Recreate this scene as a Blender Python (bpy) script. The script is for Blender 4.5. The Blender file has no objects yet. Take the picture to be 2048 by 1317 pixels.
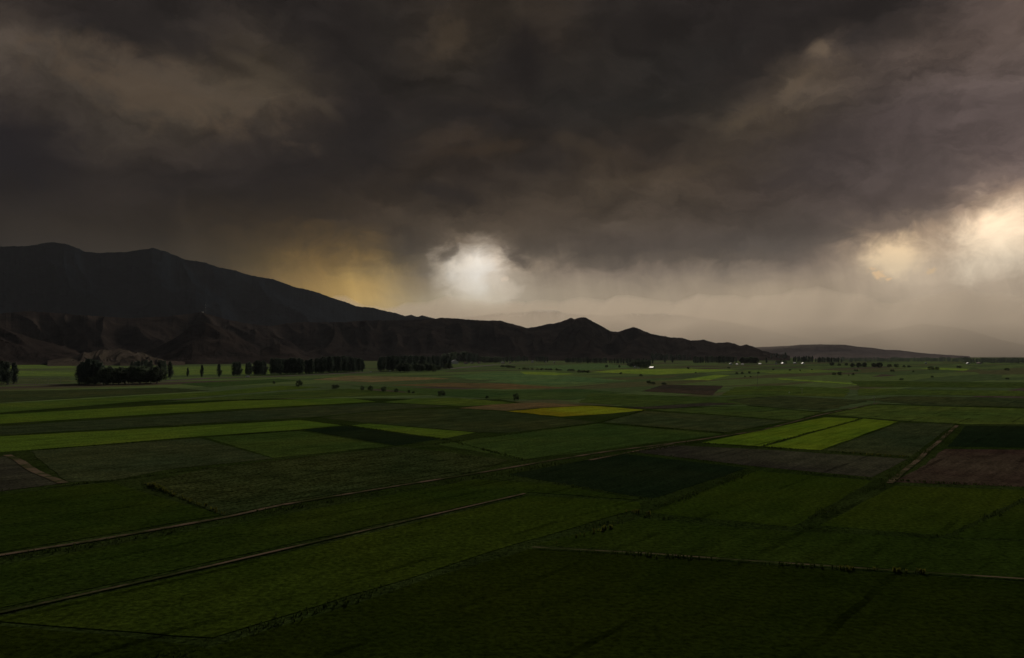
import bpy, math, random
import numpy as np
from mathutils import Vector, noise as mn
random.seed(7)
R = math.radians
# ---------------------------------------------------------------- camera
CAMH = 34.0; F = 1593.0; HOR = 710.0
TH = math.atan((HOR - 658.5) / F)
cd = bpy.data.cameras.new('camera'); cam = bpy.data.objects.new('camera', cd)
bpy.context.scene.collection.objects.link(cam)
cam.location = (0, 0, CAMH); cam.rotation_euler = (math.pi / 2 + TH, 0, 0)
cd.sensor_width = 36; cd.lens = 36 * F / 2048; cd.clip_start = 0.5; cd.clip_end = 200000
sc = bpy.context.scene
sc.camera = cam
sc.render.resolution_x, sc.render.resolution_y = 1024, 658
sc.view_settings.view_transform = 'Standard'; sc.view_settings.look = 'None'
sc.view_settings.exposure = 0.0; sc.view_settings.gamma = 1.0

def ray(px, py):
    dx, dy = px - 1024.0, 658.5 - py
    return (dx, F * math.cos(TH) - dy * math.sin(TH), F * math.sin(TH) + dy * math.cos(TH))
def at(px, py, z=0.0):                      # a point of the plain
    x, y, w = ray(px, py); k = (z - CAMH) / w
    return (x * k, y * k)
def az_tan(px, py):                         # azimuth and elevation tangent of a direction
    x, y, w = ray(px, py)
    return math.atan2(x, y), w / math.hypot(x, y)

# ---------------------------------------------------------------- sky
SUN_AZ, SUN_EL = R(9), R(23)
def lin(c):
    return tuple(((v / 255) / 12.92 if v / 255 <= 0.04045 else ((v / 255 + 0.055) / 1.055) ** 2.4) for v in c)
ROWS = {
 -60: [(0,(46,42,41)),(400,(44,41,40)),(900,(44,40,38)),(1500,(42,39,38)),(1850,(60,55,53)),(2048,(96,87,83))],
 0: [(0,(50,46,44)),(100,(50,46,44)),(300,(46,43,42)),(500,(45,42,40)),(640,(40,37,36)),(800,(44,41,38)),(950,(46,42,38)),(1100,(46,43,40)),(1300,(43,40,39)),(1500,(41,38,37)),(1780,(40,37,36)),(1850,(55,50,48)),(1950,(88,80,76)),(2048,(98,88,83))],
 50: [(0,(76,70,64)),(60,(58,53,50)),(150,(46,43,42)),(300,(47,44,43)),(450,(58,53,48)),(540,(52,48,44)),(620,(42,39,38)),(780,(44,41,38)),(900,(64,57,49)),(1000,(54,49,42)),(1100,(58,51,43)),(1200,(46,43,40)),(1500,(42,39,38)),(1720,(46,43,42)),(1830,(70,64,60)),(1950,(90,81,77)),(2048,(97,88,83))],
 100: [(0,(78,72,65)),(100,(72,67,60)),(190,(56,52,48)),(260,(50,46,43)),(350,(64,59,53)),(450,(60,55,49)),(530,(68,62,53)),(590,(52,48,43)),(660,(40,37,36)),(760,(44,41,39)),(840,(56,51,45)),(900,(56,51,44)),(980,(44,41,38)),(1050,(37,34,33)),(1120,(48,44,40)),(1300,(44,42,40)),(1500,(43,41,40)),(1600,(55,51,48)),(1645,(92,83,74)),(1700,(64,59,56)),(1800,(84,76,71)),(1950,(93,84,79)),(2048,(95,86,82))],
 150: [(0,(66,61,56)),(120,(72,67,61)),(250,(74,69,62)),(400,(78,72,63)),(500,(74,68,58)),(600,(60,55,48)),(680,(43,40,38)),(900,(44,41,38)),(1040,(38,35,34)),(1150,(46,43,40)),(1400,(43,41,39)),(1540,(50,46,43)),(1600,(84,76,66)),(1660,(84,76,67)),(1740,(78,71,66)),(1900,(88,80,77)),(2048,(92,84,81))],
 200: [(0,(54,49,47)),(100,(60,55,51)),(200,(67,62,56)),(300,(73,68,60)),(400,(76,71,62)),(500,(74,68,59)),(620,(66,60,52)),(670,(52,47,43)),(720,(41,38,37)),(900,(46,42,38)),(1000,(50,45,40)),(1100,(42,40,38)),(1300,(42,41,39)),(1450,(50,47,43)),(1520,(72,65,57)),(1600,(82,75,65)),(1650,(74,68,62)),(1720,(72,66,63)),(1850,(80,73,71)),(2048,(92,84,82))],
 250: [(0,(42,39,40)),(100,(54,50,47)),(250,(66,61,55)),(400,(66,61,54)),(550,(58,53,48)),(650,(52,47,43)),(740,(41,38,37)),(850,(45,42,39)),(1000,(42,39,38)),(1150,(44,41,38)),(1350,(50,46,42)),(1450,(68,62,54)),(1560,(72,65,57)),(1650,(68,62,59)),(1800,(76,69,68)),(2048,(92,84,82))],
 300: [(0,(36,34,36)),(100,(46,42,41)),(250,(58,53,48)),(400,(56,51,47)),(520,(48,44,42)),(650,(42,39,38)),(740,(41,38,37)),(860,(54,47,40)),(1000,(56,49,41)),(1080,(44,40,37)),(1180,(58,51,44)),(1300,(54,48,43)),(1420,(62,56,49)),(1550,(66,60,54)),(1650,(68,62,60)),(1850,(80,73,71)),(2048,(95,86,84))],
 350: [(0,(36,33,34)),(200,(46,42,40)),(400,(44,40,38)),(600,(42,38,37)),(740,(46,41,37)),(820,(50,44,38)),(930,(44,39,36)),(1060,(50,45,40)),(1200,(66,59,50)),(1350,(72,64,55)),(1480,(68,61,55)),(1650,(70,64,62)),(1850,(84,77,75)),(2048,(98,89,86))],
 400: [(0,(42,38,35)),(200,(42,38,36)),(400,(43,39,36)),(600,(46,41,36)),(760,(58,51,43)),(850,(50,45,39)),(950,(56,50,43)),(1100,(70,63,54)),(1250,(74,67,58)),(1400,(76,69,61)),(1550,(74,67,62)),(1700,(78,71,68)),(1850,(90,82,79)),(1930,(112,102,95)),(1990,(160,144,127)),(2048,(150,135,122))],
 450: [(0,(44,39,34)),(300,(48,42,35)),(500,(52,45,36)),(700,(60,53,44)),(800,(68,61,52)),(900,(72,65,56)),(1000,(80,72,62)),(1200,(78,71,63)),(1400,(77,70,63)),(1600,(78,72,67)),(1750,(88,80,75)),(1850,(104,95,87)),(1920,(150,134,118)),(1980,(196,176,152)),(2048,(192,172,150))],
 490: [(0,(45,40,35)),(300,(48,42,35)),(500,(62,53,39)),(620,(80,67,45)),(700,(78,67,49)),(800,(62,56,49)),(870,(76,69,60)),(920,(120,109,95)),(960,(160,150,136)),(1000,(110,100,88)),(1060,(76,69,61)),(1300,(78,71,65)),(1500,(80,74,69)),(1700,(100,91,83)),(1780,(172,152,128)),(1850,(160,142,122)),(1920,(176,157,136)),(2048,(196,178,154))],
 520: [(0,(46,41,36)),(400,(54,47,36)),(540,(80,67,43)),(640,(112,91,55)),(720,(110,91,58)),(800,(72,65,54)),(860,(90,82,70)),(900,(185,174,158)),(945,(228,224,216)),(990,(200,188,172)),(1030,(110,100,88)),(1150,(86,78,69)),(1300,(84,76,68)),(1500,(88,80,72)),(1650,(108,97,87)),(1740,(176,156,132)),(1790,(208,186,156)),(1850,(186,166,142)),(2048,(186,168,146))],
 550: [(0,(46,41,36)),(400,(58,50,38)),(540,(98,80,50)),(640,(140,113,66)),(720,(150,124,74)),(790,(112,97,70)),(850,(104,94,79)),(890,(182,170,152)),(950,(232,229,222)),(1000,(206,190,170)),(1050,(142,128,110)),(1150,(134,120,104)),(1300,(124,111,97)),(1450,(130,117,102)),(1600,(148,131,113)),(1700,(160,142,122)),(1790,(196,177,152)),(1900,(178,160,138)),(2048,(182,164,142))],
 580: [(0,(46,41,36)),(500,(70,59,42)),(620,(140,114,66)),(690,(186,152,88)),(740,(182,150,90)),(800,(142,123,88)),(860,(140,126,104)),(910,(196,184,166)),(960,(216,210,198)),(1020,(182,168,148)),(1100,(160,145,124)),(1250,(153,138,118)),(1400,(153,137,117)),(1500,(160,143,121)),(1620,(160,143,121)),(1760,(172,154,132)),(1850,(176,158,136)),(2048,(174,156,134))],
 610: [(0,(46,41,36)),(500,(80,66,46)),(640,(150,123,74)),(700,(184,152,90)),(760,(182,153,98)),(840,(154,140,112)),(920,(176,164,142)),(1000,(178,165,144)),(1100,(164,149,127)),(1250,(160,144,122)),(1400,(162,145,123)),(1550,(163,146,123)),(1700,(163,146,123)),(1850,(166,149,126)),(2048,(170,153,130))],
 650: [(0,(46,41,36)),(600,(110,92,62)),(800,(150,134,104)),(1000,(156,144,120)),(1150,(160,146,122)),(1300,(160,144,120)),(1450,(154,137,113)),(1600,(150,134,112)),(1800,(152,138,118)),(2048,(164,149,126))],
 720: [(0,(46,41,36)),(600,(110,92,62)),(900,(150,136,112)),(1300,(150,134,110)),(1550,(158,140,115)),(1800,(158,142,118)),(2048,(160,146,122))],
}
RK = sorted(ROWS)
def paint(px, py):
    py = min(max(py, RK[0]), RK[-1])
    j = max(i for i in range(len(RK)) if RK[i] <= py)
    def row(k):
        xs = [p[0] for p in ROWS[k]]
        return np.array([np.interp(px, xs, [p[1][c] for p in ROWS[k]]) for c in range(3)])
    if j == len(RK) - 1: return row(RK[j])
    t = (py - RK[j]) / (RK[j + 1] - RK[j])
    return row(RK[j]) * (1 - t) + row(RK[j + 1]) * t
SKY_GAIN = 1.0
wd = bpy.data.worlds.new('World'); sc.world = wd; wd.use_nodes = True
nt = wd.node_tree; nt.nodes.clear(); NN = nt.nodes; LK = nt.links
def sock(n, i): return n.inputs[i]
def put(s, v):
    if hasattr(v, 'bl_idname') or isinstance(v, bpy.types.NodeSocket): LK.new(v, s)
    else: s.default_value = v
def M(op, a, b=0.0, c=None, clamp=False):
    n = NN.new('ShaderNodeMath'); n.operation = op; n.use_clamp = clamp
    put(n.inputs[0], a); put(n.inputs[1], b)
    if c is not None: put(n.inputs[2], c)
    return n.outputs[0]
def MR(v, a, b, c=0.0, d=1.0, smooth=False):
    n = NN.new('ShaderNodeMapRange'); n.interpolation_type = 'SMOOTHSTEP' if smooth else 'LINEAR'
    put(n.inputs['Value'], v)
    for k, x in zip(('From Min', 'From Max', 'To Min', 'To Max'), (a, b, c, d)): n.inputs[k].default_value = x
    return n.outputs[0]
def MIX(f, a, b, mode='MIX'):
    n = NN.new('ShaderNodeMix'); n.data_type = 'RGBA'; n.blend_type = mode
    put(n.inputs[0], f); put(n.inputs[6], a); put(n.inputs[7], b)
    return n.outputs[2]
def NOISE(vec, scale, detail=5, rough=0.55, dist=0.0):
    n = NN.new('ShaderNodeTexNoise'); LK.new(vec, n.inputs['Vector'])
    n.inputs['Scale'].default_value = scale; n.inputs['Detail'].default_value = detail
    n.inputs['Roughness'].default_value = rough; n.inputs['Distortion'].default_value = dist
    return n
def XYZ(x, y, z=0.0):
    n = NN.new('ShaderNodeCombineXYZ'); put(n.inputs[0], x); put(n.inputs[1], y); put(n.inputs[2], z)
    return n.outputs[0]
tc = NN.new('ShaderNodeTexCoord'); sep = NN.new('ShaderNodeSeparateXYZ'); LK.new(tc.outputs['Generated'], sep.inputs[0])
X, Y, Z = sep.outputs
az0 = M('ARCTAN2', X, Y); el0 = M('ARCSINE', Z)
flat = XYZ(az0, M('MULTIPLY', el0, 1.5))
w1 = NOISE(flat, 6.0, 6, 0.6, 0.3); w2 = NOISE(flat, 22.0, 5, 0.62, 0.6)
s1 = NN.new('ShaderNodeSeparateColor'); LK.new(w1.outputs['Color'], s1.inputs[0])
s2 = NN.new('ShaderNodeSeparateColor'); LK.new(w2.outputs['Color'], s2.inputs[0])
# the warp is weaker close to the horizon
wk = MR(el0, R(1.0), R(9.0), 0.25, 1.0)
def warp(base, i, a1, a2):
    d = M('ADD', M('MULTIPLY', M('SUBTRACT', s1.outputs[i], 0.5), a1), M('MULTIPLY', M('SUBTRACT', s2.outputs[i], 0.5), a2))
    return M('ADD', base, M('MULTIPLY', d, wk))
az = warp(az0, 0, 0.085, 0.055); el = warp(el0, 1, 0.065, 0.045)
A0, A1, NA = R(-38), R(38), 32
HALF = (A1 - A0) / 2
ul = MR(az, A0, 0.0); ur = MR(az, 0.0, A1); right = M('GREATER_THAN', az, 0.0)
ELS = [R(v) for v in (-1.5, 1.0, 2.1, 3.1, 4.0, 4.9, 5.7, 6.5, 7.3, 8.1, 9.2, 10.6, 12.0, 13.4, 14.8, 16.2, 17.6, 19.0, 20.4, 21.8, 23.4, 25.5)]
col = None
for k, e in enumerate(ELS):
    rr = []
    for side in (0, 1):
        r = NN.new('ShaderNodeValToRGB'); LK.new(ur if side else ul, r.inputs[0]); cr = r.color_ramp; cr.interpolation = 'LINEAR'
        for i in range(NA):
            a = A0 + HALF * side + HALF * i / (NA - 1)
            d = (math.sin(a) * math.cos(e), math.cos(a) * math.cos(e), math.sin(e))
            fw = d[1] * math.cos(TH) + d[2] * math.sin(TH); up = d[2] * math.cos(TH) - d[1] * math.sin(TH)
            c = lin(paint(1024 + F * d[0] / fw, 658.5 - F * up / fw)) + (1,)
            if i == 0: el_ = cr.elements[0]; el_.position = 0
            elif i == NA - 1: el_ = cr.elements[-1]; el_.position = 1
            else: el_ = cr.elements.new(i / (NA - 1))
            el_.color = c
        rr.append(r.outputs[0])
    rc = MIX(right, rr[0], rr[1])
    col = rc if col is None else MIX(MR(el, ELS[k - 1], e), col, rc)
# billows: light and dark tufts inside the cloud mass
bil = NOISE(XYZ(M('MULTIPLY', az, 1.0), M('MULTIPLY', el, 2.2)), 9.0, 9, 0.62, 0.8)
bil2 = NOISE(XYZ(M('ADD', az, .012), M('SUBTRACT', M('MULTIPLY', el, 2.2), .045)), 9.0, 9, 0.62, 0.8)
rel = M('MULTIPLY', M('SUBTRACT', bil.outputs[0], bil2.outputs[0]), 1.1)
bil3 = NOISE(XYZ(M('MULTIPLY', az, 1.0), M('MULTIPLY', el, 1.7)), 4.2, 3, 0.5, 0.5)
bk = M('ADD', M('ADD', MR(bil.outputs[0], 0.25, 0.75, -0.14, 0.14), MR(bil3.outputs[0], 0.3, 0.7, 0.86, 1.14)), rel)
bamp = MR(el0, R(5.5), R(12), 0.12, 0.85)
col = MIX(bamp, col, MIX(1.0, col, XYZ(bk, bk, bk), 'MULTIPLY'))
# falling rain: soft near-vertical streaks below the cloud base
rv = XYZ(M('ADD', M('MULTIPLY', az0, 17.0), M('MULTIPLY', el0, 3.0)), M('MULTIPLY', el0, 3.2))
rn = NOISE(rv, 1.0, 5, 0.62, 0.35); rk = MR(rn.outputs[0], 0.25, 0.75, 0.80, 1.20)
ramt = M('MULTIPLY', MR(el0, R(0.0), R(3.5), 0.25, 1.0), MR(el0, R(6.0), R(11.0), 1.0, 0.0))
col = MIX(ramt, col, MIX(1.0, col, XYZ(rk, rk, rk), 'MULTIPLY'))
# small sunlit cloud scraps low in the gap on the right and in the bright hole
SN = {}
def scrap(px, py, rx, ry, c, rot, thr, seed, fs=110.0, soft=.55, amp=2.6, op=.8):
    global col
    a, t = az_tan(px, py); e = math.atan(t)
    dx = M('SUBTRACT', az0, a); dy = M('SUBTRACT', el0, e)
    x = M('ADD', M('MULTIPLY', dx, math.cos(rot) / rx), M('MULTIPLY', dy, math.sin(rot) / rx))
    y = M('ADD', M('MULTIPLY', dx, -math.sin(rot) / ry), M('MULTIPLY', dy, math.cos(rot) / ry))
    d = M('SQRT', M('ADD', M('MULTIPLY', x, x), M('MULTIPLY', y, y)))
    if fs not in SN: SN[fs] = NOISE(XYZ(az0, M('MULTIPLY', el0, 1.3), seed), fs, 7, 0.62, 0.4)
    nn = SN[fs]
    f = M('SUBTRACT', M('ADD', M('SUBTRACT', 1.0, d), M('MULTIPLY', M('SUBTRACT', nn.outputs[0], 0.5), amp)), thr)
    f = MR(f, 0.0, soft, 0.0, 1.0, True)
    col = MIX(M('MULTIPLY', f, op), col, lin(c) + (1,))
for px, py, rx, ry, c, rot, op in (
 (330, 185, .17, .050, (88,78,66), -.20, .55), (1250, 60, .10, .040, (37,34,33), .1, .55), (700, 60, .06, .05, (37,34,33), -.3, .5),
 (60, 300, .07, .05, (34,32,35), 0, .6), (300, 62, .13, .022, (44,41,40), -.22, .7), (500, 130, .05, .010, (76,70,60), -.3, .5), (330, 150, .14, .016, (80,74,66), -.2, .4),
 (620, 195, .06, .010, (72,66,57), -.55, .5), (1050, 110, .03, .05, (35,32,31), .1, .7), (900, 215, .09, .022, (39,36,35), .1, .6), (895, 75, .035, .030, (74,66,55), .6, .5),
 (1700, 30, .16, .026, (40,37,36), .25, .7), (1500, 120, .10, .030, (41,38,37), .55, .5), (1642, 100, .020, .014, (106,96,83), .3, .7),
 (1600, 165, .045, .014, (92,83,71), .75, .6), (1490, 238, .050, .016, (84,76,64), .4, .6), (880, 385, .07, .014, (41,37,35), -.1, .7), (1180, 300, .08, .014, (64,57,48), -.35, .5),
 (960, 300, .10, .010, (60,51,41), .1, .5), (1080, 330, .05, .016, (41,37,35), 0, .5), (1320, 350, .10, .012, (78,70,59), .1, .4), (1620, 300, .10, .05, (60,55,54), .3, .45), (730, 260, .05, .05, (39,36,36), 0, .5)):
    scrap(px, py, rx, ry, c, rot, .0, 4.0, 24.0, .8, 2.2, op)
scrap(948, 552, .046, .040, (226,214,196), .25, .10, 7.0, 34.0, .6, 2.4, .35)
scrap(1000, 575, .030, .030, (206,192,172), .25, .10, 7.0, 34.0, .6, 2.4, .5)
scrap(896, 508, .030, .010, (84,76,66), .5, .0, 7.0, 34.0, .8, 2.4, .8)
scrap(1035, 520, .034, .014, (80,72,64), -.5, .0, 7.0, 34.0, .8, 2.4, .8)

scrap(955, 600, .060, .034, (206,192,168), .0, .05, 7.0, 16.0, 1.1, 1.2, .55)
scrap(1995, 475, .075, .052, (246,228,200), .5, .05, 8.0, 20.0, 1.0, 1.6, .8)
scrap(1790, 515, .050, .034, (228,204,168), .15, .05, 9.0, 26.0, .9, 1.6, .8)
scrap(1757, 550, 0.021, 0.0075, (222,188,145), -0.55, 0.28, 1.0)
scrap(1862, 543, 0.016, 0.006, (205,178,142), 0.45, 0.42, 3.0)
scrap(1008, 557, 0.010, 0.007, (226,204,180), 0.3, 0.30, 5.0, op=.4)
# away from the view the deck closes over evenly
over = lin((64, 66, 68)) + (1,)
far = M('MAXIMUM', MR(el0, R(26), R(40), 0, 1, True), MR(M('ABSOLUTE', az0), R(44), R(75), 0, 1, True))
vn = NOISE(tc.outputs['Generated'], 3.0, 5, 0.6)
ov = MIX(1.0, over, XYZ(*[MR(vn.outputs[0], .3, .7, .6, 1.4)] * 3), 'MULTIPLY')
col = MIX(far, col, ov)
ct = NN.new('ShaderNodeGamma'); LK.new(col, ct.inputs[0]); ct.inputs[1].default_value = 1.22
col = MIX(MR(el0, R(5.8), R(8.6), 0.0, 1.0), col, MIX(1.0, ct.outputs[0], (1.86, 1.88, 1.88, 1), 'MULTIPLY'))
dim = MR(el0, R(5.5), R(10), 1.0, 0.0)
col = MIX(1.0, col, MIX(dim, (0.84, 0.775, 0.75, 1), (1, 1, 1, 1)), 'MULTIPLY')
bgc = NN.new('ShaderNodeBackground'); LK.new(col, bgc.inputs[0]); bgc.inputs[1].default_value = SKY_GAIN
st = NN.new('ShaderNodeTexSky'); st.sky_type = 'NISHITA'; st.sun_disc = False
st.sun_elevation = SUN_EL; st.sun_rotation = SUN_AZ
bgs = NN.new('ShaderNodeBackground'); LK.new(st.outputs[0], bgs.inputs[0]); bgs.inputs[1].default_value = 0.06
ms = NN.new('ShaderNodeMixShader'); LK.new(M('MULTIPLY', far, 0.10), ms.inputs[0])
LK.new(bgc.outputs[0], ms.inputs[1]); LK.new(bgs.outputs[0], ms.inputs[2])
wo = NN.new('ShaderNodeOutputWorld'); LK.new(ms.outputs[0], wo.inputs[0])
# ---------------------------------------------------------------- sun
sl = bpy.data.lights.new('sun', 'SUN'); sl.energy = 2.2; sl.angle = R(12); sl.color = (1.0, 0.9, 0.76)
so = bpy.data.objects.new('sun', sl); sc.collection.objects.link(so)
sv = Vector((math.sin(SUN_AZ) * math.cos(SUN_EL), math.cos(SUN_AZ) * math.cos(SUN_EL), math.sin(SUN_EL)))
so.rotation_euler = sv.to_track_quat('Z', 'Y').to_euler(); so.location = (0, 0, 300)

# ---------------------------------------------------------------- helpers
C = sc.collection
def mesh(name, V, Fc, mat=None):
    me = bpy.data.meshes.new(name)
    me.from_pydata([tuple(map(float, v)) for v in V], [], [tuple(map(int, f)) for f in Fc])
    if mat: me.materials.append(mat)
    me.update(); return me
def link(name, me, parent=None, loc=None, **p):
    o = bpy.data.objects.new(name, me); C.objects.link(o)
    if parent: o.parent = parent
    if loc is not None: o.location = loc
    for k, v in p.items(): o[k] = v
    return o
def thing(name, label, cat, loc, rz=0, sc_=(1, 1, 1), group=None):
    o = link(name, None, loc=loc, label=label, category=cat)
    o.rotation_euler = (0, 0, rz); o.scale = sc_
    if group: o['group'] = group
    return o
class G:                                   # collects plain shapes into one mesh
    def __init__(s): s.v = []; s.f = []
    def box(s, x0, x1, y0, y1, z0, z1):
        b = len(s.v); s.v += [(x0,y0,z0),(x1,y0,z0),(x1,y1,z0),(x0,y1,z0),(x0,y0,z1),(x1,y0,z1),(x1,y1,z1),(x0,y1,z1)]
        s.f += [tuple(b + i for i in q) for q in ((0,3,2,1),(4,5,6,7),(0,1,5,4),(1,2,6,5),(2,3,7,6),(3,0,4,7))]
        return s
    def tube(s, p, q, r0, r1, n=7):
        p = Vector(p); q = Vector(q); d = (q - p).normalized(); a = d.orthogonal().normalized(); c = d.cross(a); b = len(s.v)
        for P, r in ((p, r0), (q, r1)):
            for i in range(n):
                t = 2 * math.pi * i / n; s.v.append(tuple(P + (a * math.cos(t) + c * math.sin(t)) * r))
        for i in range(n): s.f.append((b + i, b + (i + 1) % n, b + n + (i + 1) % n, b + n + i))
        s.f.append(tuple(b + n + i for i in range(n))); s.f.append(tuple(b + n - 1 - i for i in range(n)))
        return s
    def face(s, pts): b = len(s.v); s.v += pts; s.f.append(tuple(range(b, b + len(pts)))); return s
    def prism(s, prof, y0, y1):            # outline in x, z swept along y
        b = len(s.v); n = len(prof); s.v += [(x, y0, z) for x, z in prof] + [(x, y1, z) for x, z in prof]
        s.f.append(tuple(b + i for i in range(n))); s.f.append(tuple(b + 2 * n - 1 - i for i in range(n)))
        for i in range(n): s.f.append((b + (i + 1) % n, b + i, b + n + i, b + n + (i + 1) % n))
        return s
    def mesh(s, name, mat): return mesh(name, s.v, s.f, mat)

class Mat:
    def __init__(s, name, rough=0.9, spec=0.2):
        s.m = bpy.data.materials.new(name); s.m.use_nodes = True; s.t = s.m.node_tree; s.b = s.t.nodes['Principled BSDF']
        s.b.inputs['Roughness'].default_value = rough; s.b.inputs['Specular IOR Level'].default_value = spec
        s.pos = s.t.nodes.new('ShaderNodeTexCoord')
    def L(s, a, b): s.t.links.new(a, b)
    def mapping(s, sx=1, sy=1, sz=1, rz=0, coord='Object'):
        n = s.t.nodes.new('ShaderNodeMapping'); n.inputs['Scale'].default_value = (sx, sy, sz)
        m0 = s.t.nodes.new('ShaderNodeMapping'); m0.inputs['Rotation'].default_value = (0, 0, rz)
        s.L(s.pos.outputs[coord], m0.inputs[0]); s.L(m0.outputs[0], n.inputs[0]); return n.outputs[0]
    def noise(s, vec, scale=1, detail=4, rough=0.6, dist=0):
        n = s.t.nodes.new('ShaderNodeTexNoise'); s.L(vec, n.inputs['Vector'])
        n.inputs['Scale'].default_value = scale; n.inputs['Detail'].default_value = detail
        n.inputs['Roughness'].default_value = rough; n.inputs['Distortion'].default_value = dist
        return n.outputs[0]
    def mr(s, v, a, b, c=0, d=1):
        n = s.t.nodes.new('ShaderNodeMapRange'); s.L(v, n.inputs[0])
        for i, x in zip((1, 2, 3, 4), (a, b, c, d)): n.inputs[i].default_value = x
        return n.outputs[0]
    def math(s, op, a, b):
        n = s.t.nodes.new('ShaderNodeMath'); n.operation = op
        for i, v in enumerate((a, b)):
            if isinstance(v, (int, float)): n.inputs[i].default_value = v
            else: s.L(v, n.inputs[i])
        return n.outputs[0]
    def mix(s, f, a, b, mode='MIX'):
        n = s.t.nodes.new('ShaderNodeMix'); n.data_type = 'RGBA'; n.blend_type = mode
        for i, v in ((0, f), (6, a), (7, b)):
            if isinstance(v, tuple): n.inputs[i].default_value = v if len(v) == 4 else v + (1,)
            elif isinstance(v, (int, float)): n.inputs[i].default_value = v
            else: s.L(v, n.inputs[i])
        return n.outputs[2]
    def color(s, c):
        if isinstance(c, tuple): s.b.inputs['Base Color'].default_value = c + (1,)
        else: s.L(c, s.b.inputs['Base Color'])
        return s
    def bump(s, h, strength=0.5, dist=0.3):
        n = s.t.nodes.new('ShaderNodeBump'); s.L(h, n.inputs['Height']); n.inputs['Strength'].default_value = strength
        n.inputs['Distance'].default_value = dist; s.L(n.outputs[0], s.b.inputs['Normal']); return s
    def tint(s, c, lo, hi, v):             # colour c multiplied by v mapped to lo..hi
        n = s.t.nodes.new('ShaderNodeCombineXYZ'); k = s.mr(v, 0.25, 0.75, lo, hi)
        for i in range(3): s.L(k, n.inputs[i])
        return s.mix(1.0, c, n.outputs[0], 'MULTIPLY')
def sc3(c, k): return tuple(v * k for v in c)

# direction of the long field rows
pa, pb = at(200, 1080), at(960, 945)
ROWDIR = math.atan2(pb[1] - pa[1], pb[0] - pa[0])
def field_mat(name, c, c2=None, rows=0.15, patch=0.35, grain=0.5, turn=0.0, stripe=3.2, bald=.5):
    m = Mat(name, 0.95, 0.0)
    c2 = c2 or (c[0] * 1.45, c[1] * 1.2, c[2] * 1.1)
    v = m.mapping(1, 1, 1, 0)
    big = m.noise(v, 0.012, 5, 0.6, 0.5); mid = m.noise(v, 0.11, 6, 0.68); fine = m.noise(v, 1.1, 5, 0.72)
    rv = m.mapping(0.035, 1.0 / stripe, 1, -(ROWDIR + turn)); row = m.noise(rv, 1.0, 3, 0.6, 0.15)
    k = m.mix(m.mr(big, 0.42, 0.62), c, c2)
    k = m.tint(k, 1 - patch, 1 + patch, mid)
    k = m.tint(k, 1 - rows * 2, 1 + rows * 2, row)
    k = m.tint(k, 1 - grain, 1 + grain, m.mr(fine, .1 + .27, .9 - .27, .25, .75))
    # tramlines and sowing rows
    sy = m.t.nodes.new('ShaderNodeSeparateXYZ'); m.L(m.mapping(1, 1, 1, -(ROWDIR + turn)), sy.inputs[0])
    wob = m.math('ADD', sy.outputs[1], m.math('MULTIPLY', mid, 1.6))
    fr = m.math('FRACT', m.math('DIVIDE', wob, 21.0), 0.0); ln = m.mr(m.math('ABSOLUTE', m.math('SUBTRACT', fr, 0.5), 0.0), 0.012, 0.035, 0.0, 1.0)
    keep = m.mr(m.noise(v, .03, 3, .6), .45, .6); kk = m.math('MAXIMUM', ln, m.math('SUBTRACT', 1.0, m.math('MULTIPLY', keep, .45)))
    k = m.tint(k, 0.0, 1.0, m.mr(kk, 0, 1, .25, .75))
    bare = m.mr(m.noise(v, .045, 7, .75, .8), .66, .74, 0, bald); k = m.mix(bare, k, (0.060, 0.052, 0.030))
    m.color(k)
    h = m.math('ADD', m.math('MULTIPLY', fine, 0.8), m.math('MULTIPLY', row, 0.5))
    m.bump(h, 0.6, 0.5)
    return m.m

# ---------------------------------------------------------------- ground
GM = Mat('plain_grass', 0.95, 0.0)  # distance haze is mixed into this grass colour: lighter and bluer
v0 = GM.mapping(1, 1, 1, 0); vs = GM.mapping(1 / 420, 1 / 60, 1, -ROWDIR)
vo = GM.t.nodes.new('ShaderNodeTexVoronoi'); GM.L(vs, vo.inputs['Vector']); vo.inputs['Scale'].default_value = 1; vo.inputs['Randomness'].default_value = 0.9
sp = GM.t.nodes.new('ShaderNodeSeparateColor'); GM.L(vo.outputs['Color'], sp.inputs[0])
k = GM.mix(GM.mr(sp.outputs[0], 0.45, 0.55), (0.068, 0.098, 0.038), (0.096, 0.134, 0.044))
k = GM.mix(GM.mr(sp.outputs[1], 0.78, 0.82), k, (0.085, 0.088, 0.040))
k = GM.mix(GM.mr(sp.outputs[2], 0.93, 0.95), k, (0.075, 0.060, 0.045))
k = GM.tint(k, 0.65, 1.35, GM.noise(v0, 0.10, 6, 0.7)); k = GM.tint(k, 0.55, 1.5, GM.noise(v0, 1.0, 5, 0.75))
k = GM.tint(k, 0.7, 1.3, GM.noise(vs, 6.0, 5, 0.6))
GM.color(k).bump(GM.noise(v0, 0.9, 5, 0.7), 0.5, 0.5)
BIG = 32000.0
gs = [-BIG, -15000, -4000, -1000, 0, 1000, 4000, 15000, BIG]
V = [(x, y, 0) for y in gs for x in gs]; n = len(gs)
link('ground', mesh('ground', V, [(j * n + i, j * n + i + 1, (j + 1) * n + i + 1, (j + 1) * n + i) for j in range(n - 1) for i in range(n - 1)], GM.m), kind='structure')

vm = field_mat('verge_grass', (0.018, 0.030, 0.006), (0.027, 0.038, 0.010), patch=.5, grain=.7, rows=.1)  # near grass sheet, foreground cloud shade painted in as a darker colour
VG = [(-700,870),(-300,830),(300,801),(700,797),(1000,799),(1040,806),(1170,810),(1300,815),(1500,812),(1650,824),(1760,808),(2600,830),(4000,1800),(-2000,1800)]
VG = [at(*p) for p in VG]
link('grass_verge', mesh('grass_verge', [(x, y, .03) for x, y in VG], [tuple(range(len(VG)))], vm), kind='structure')

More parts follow.
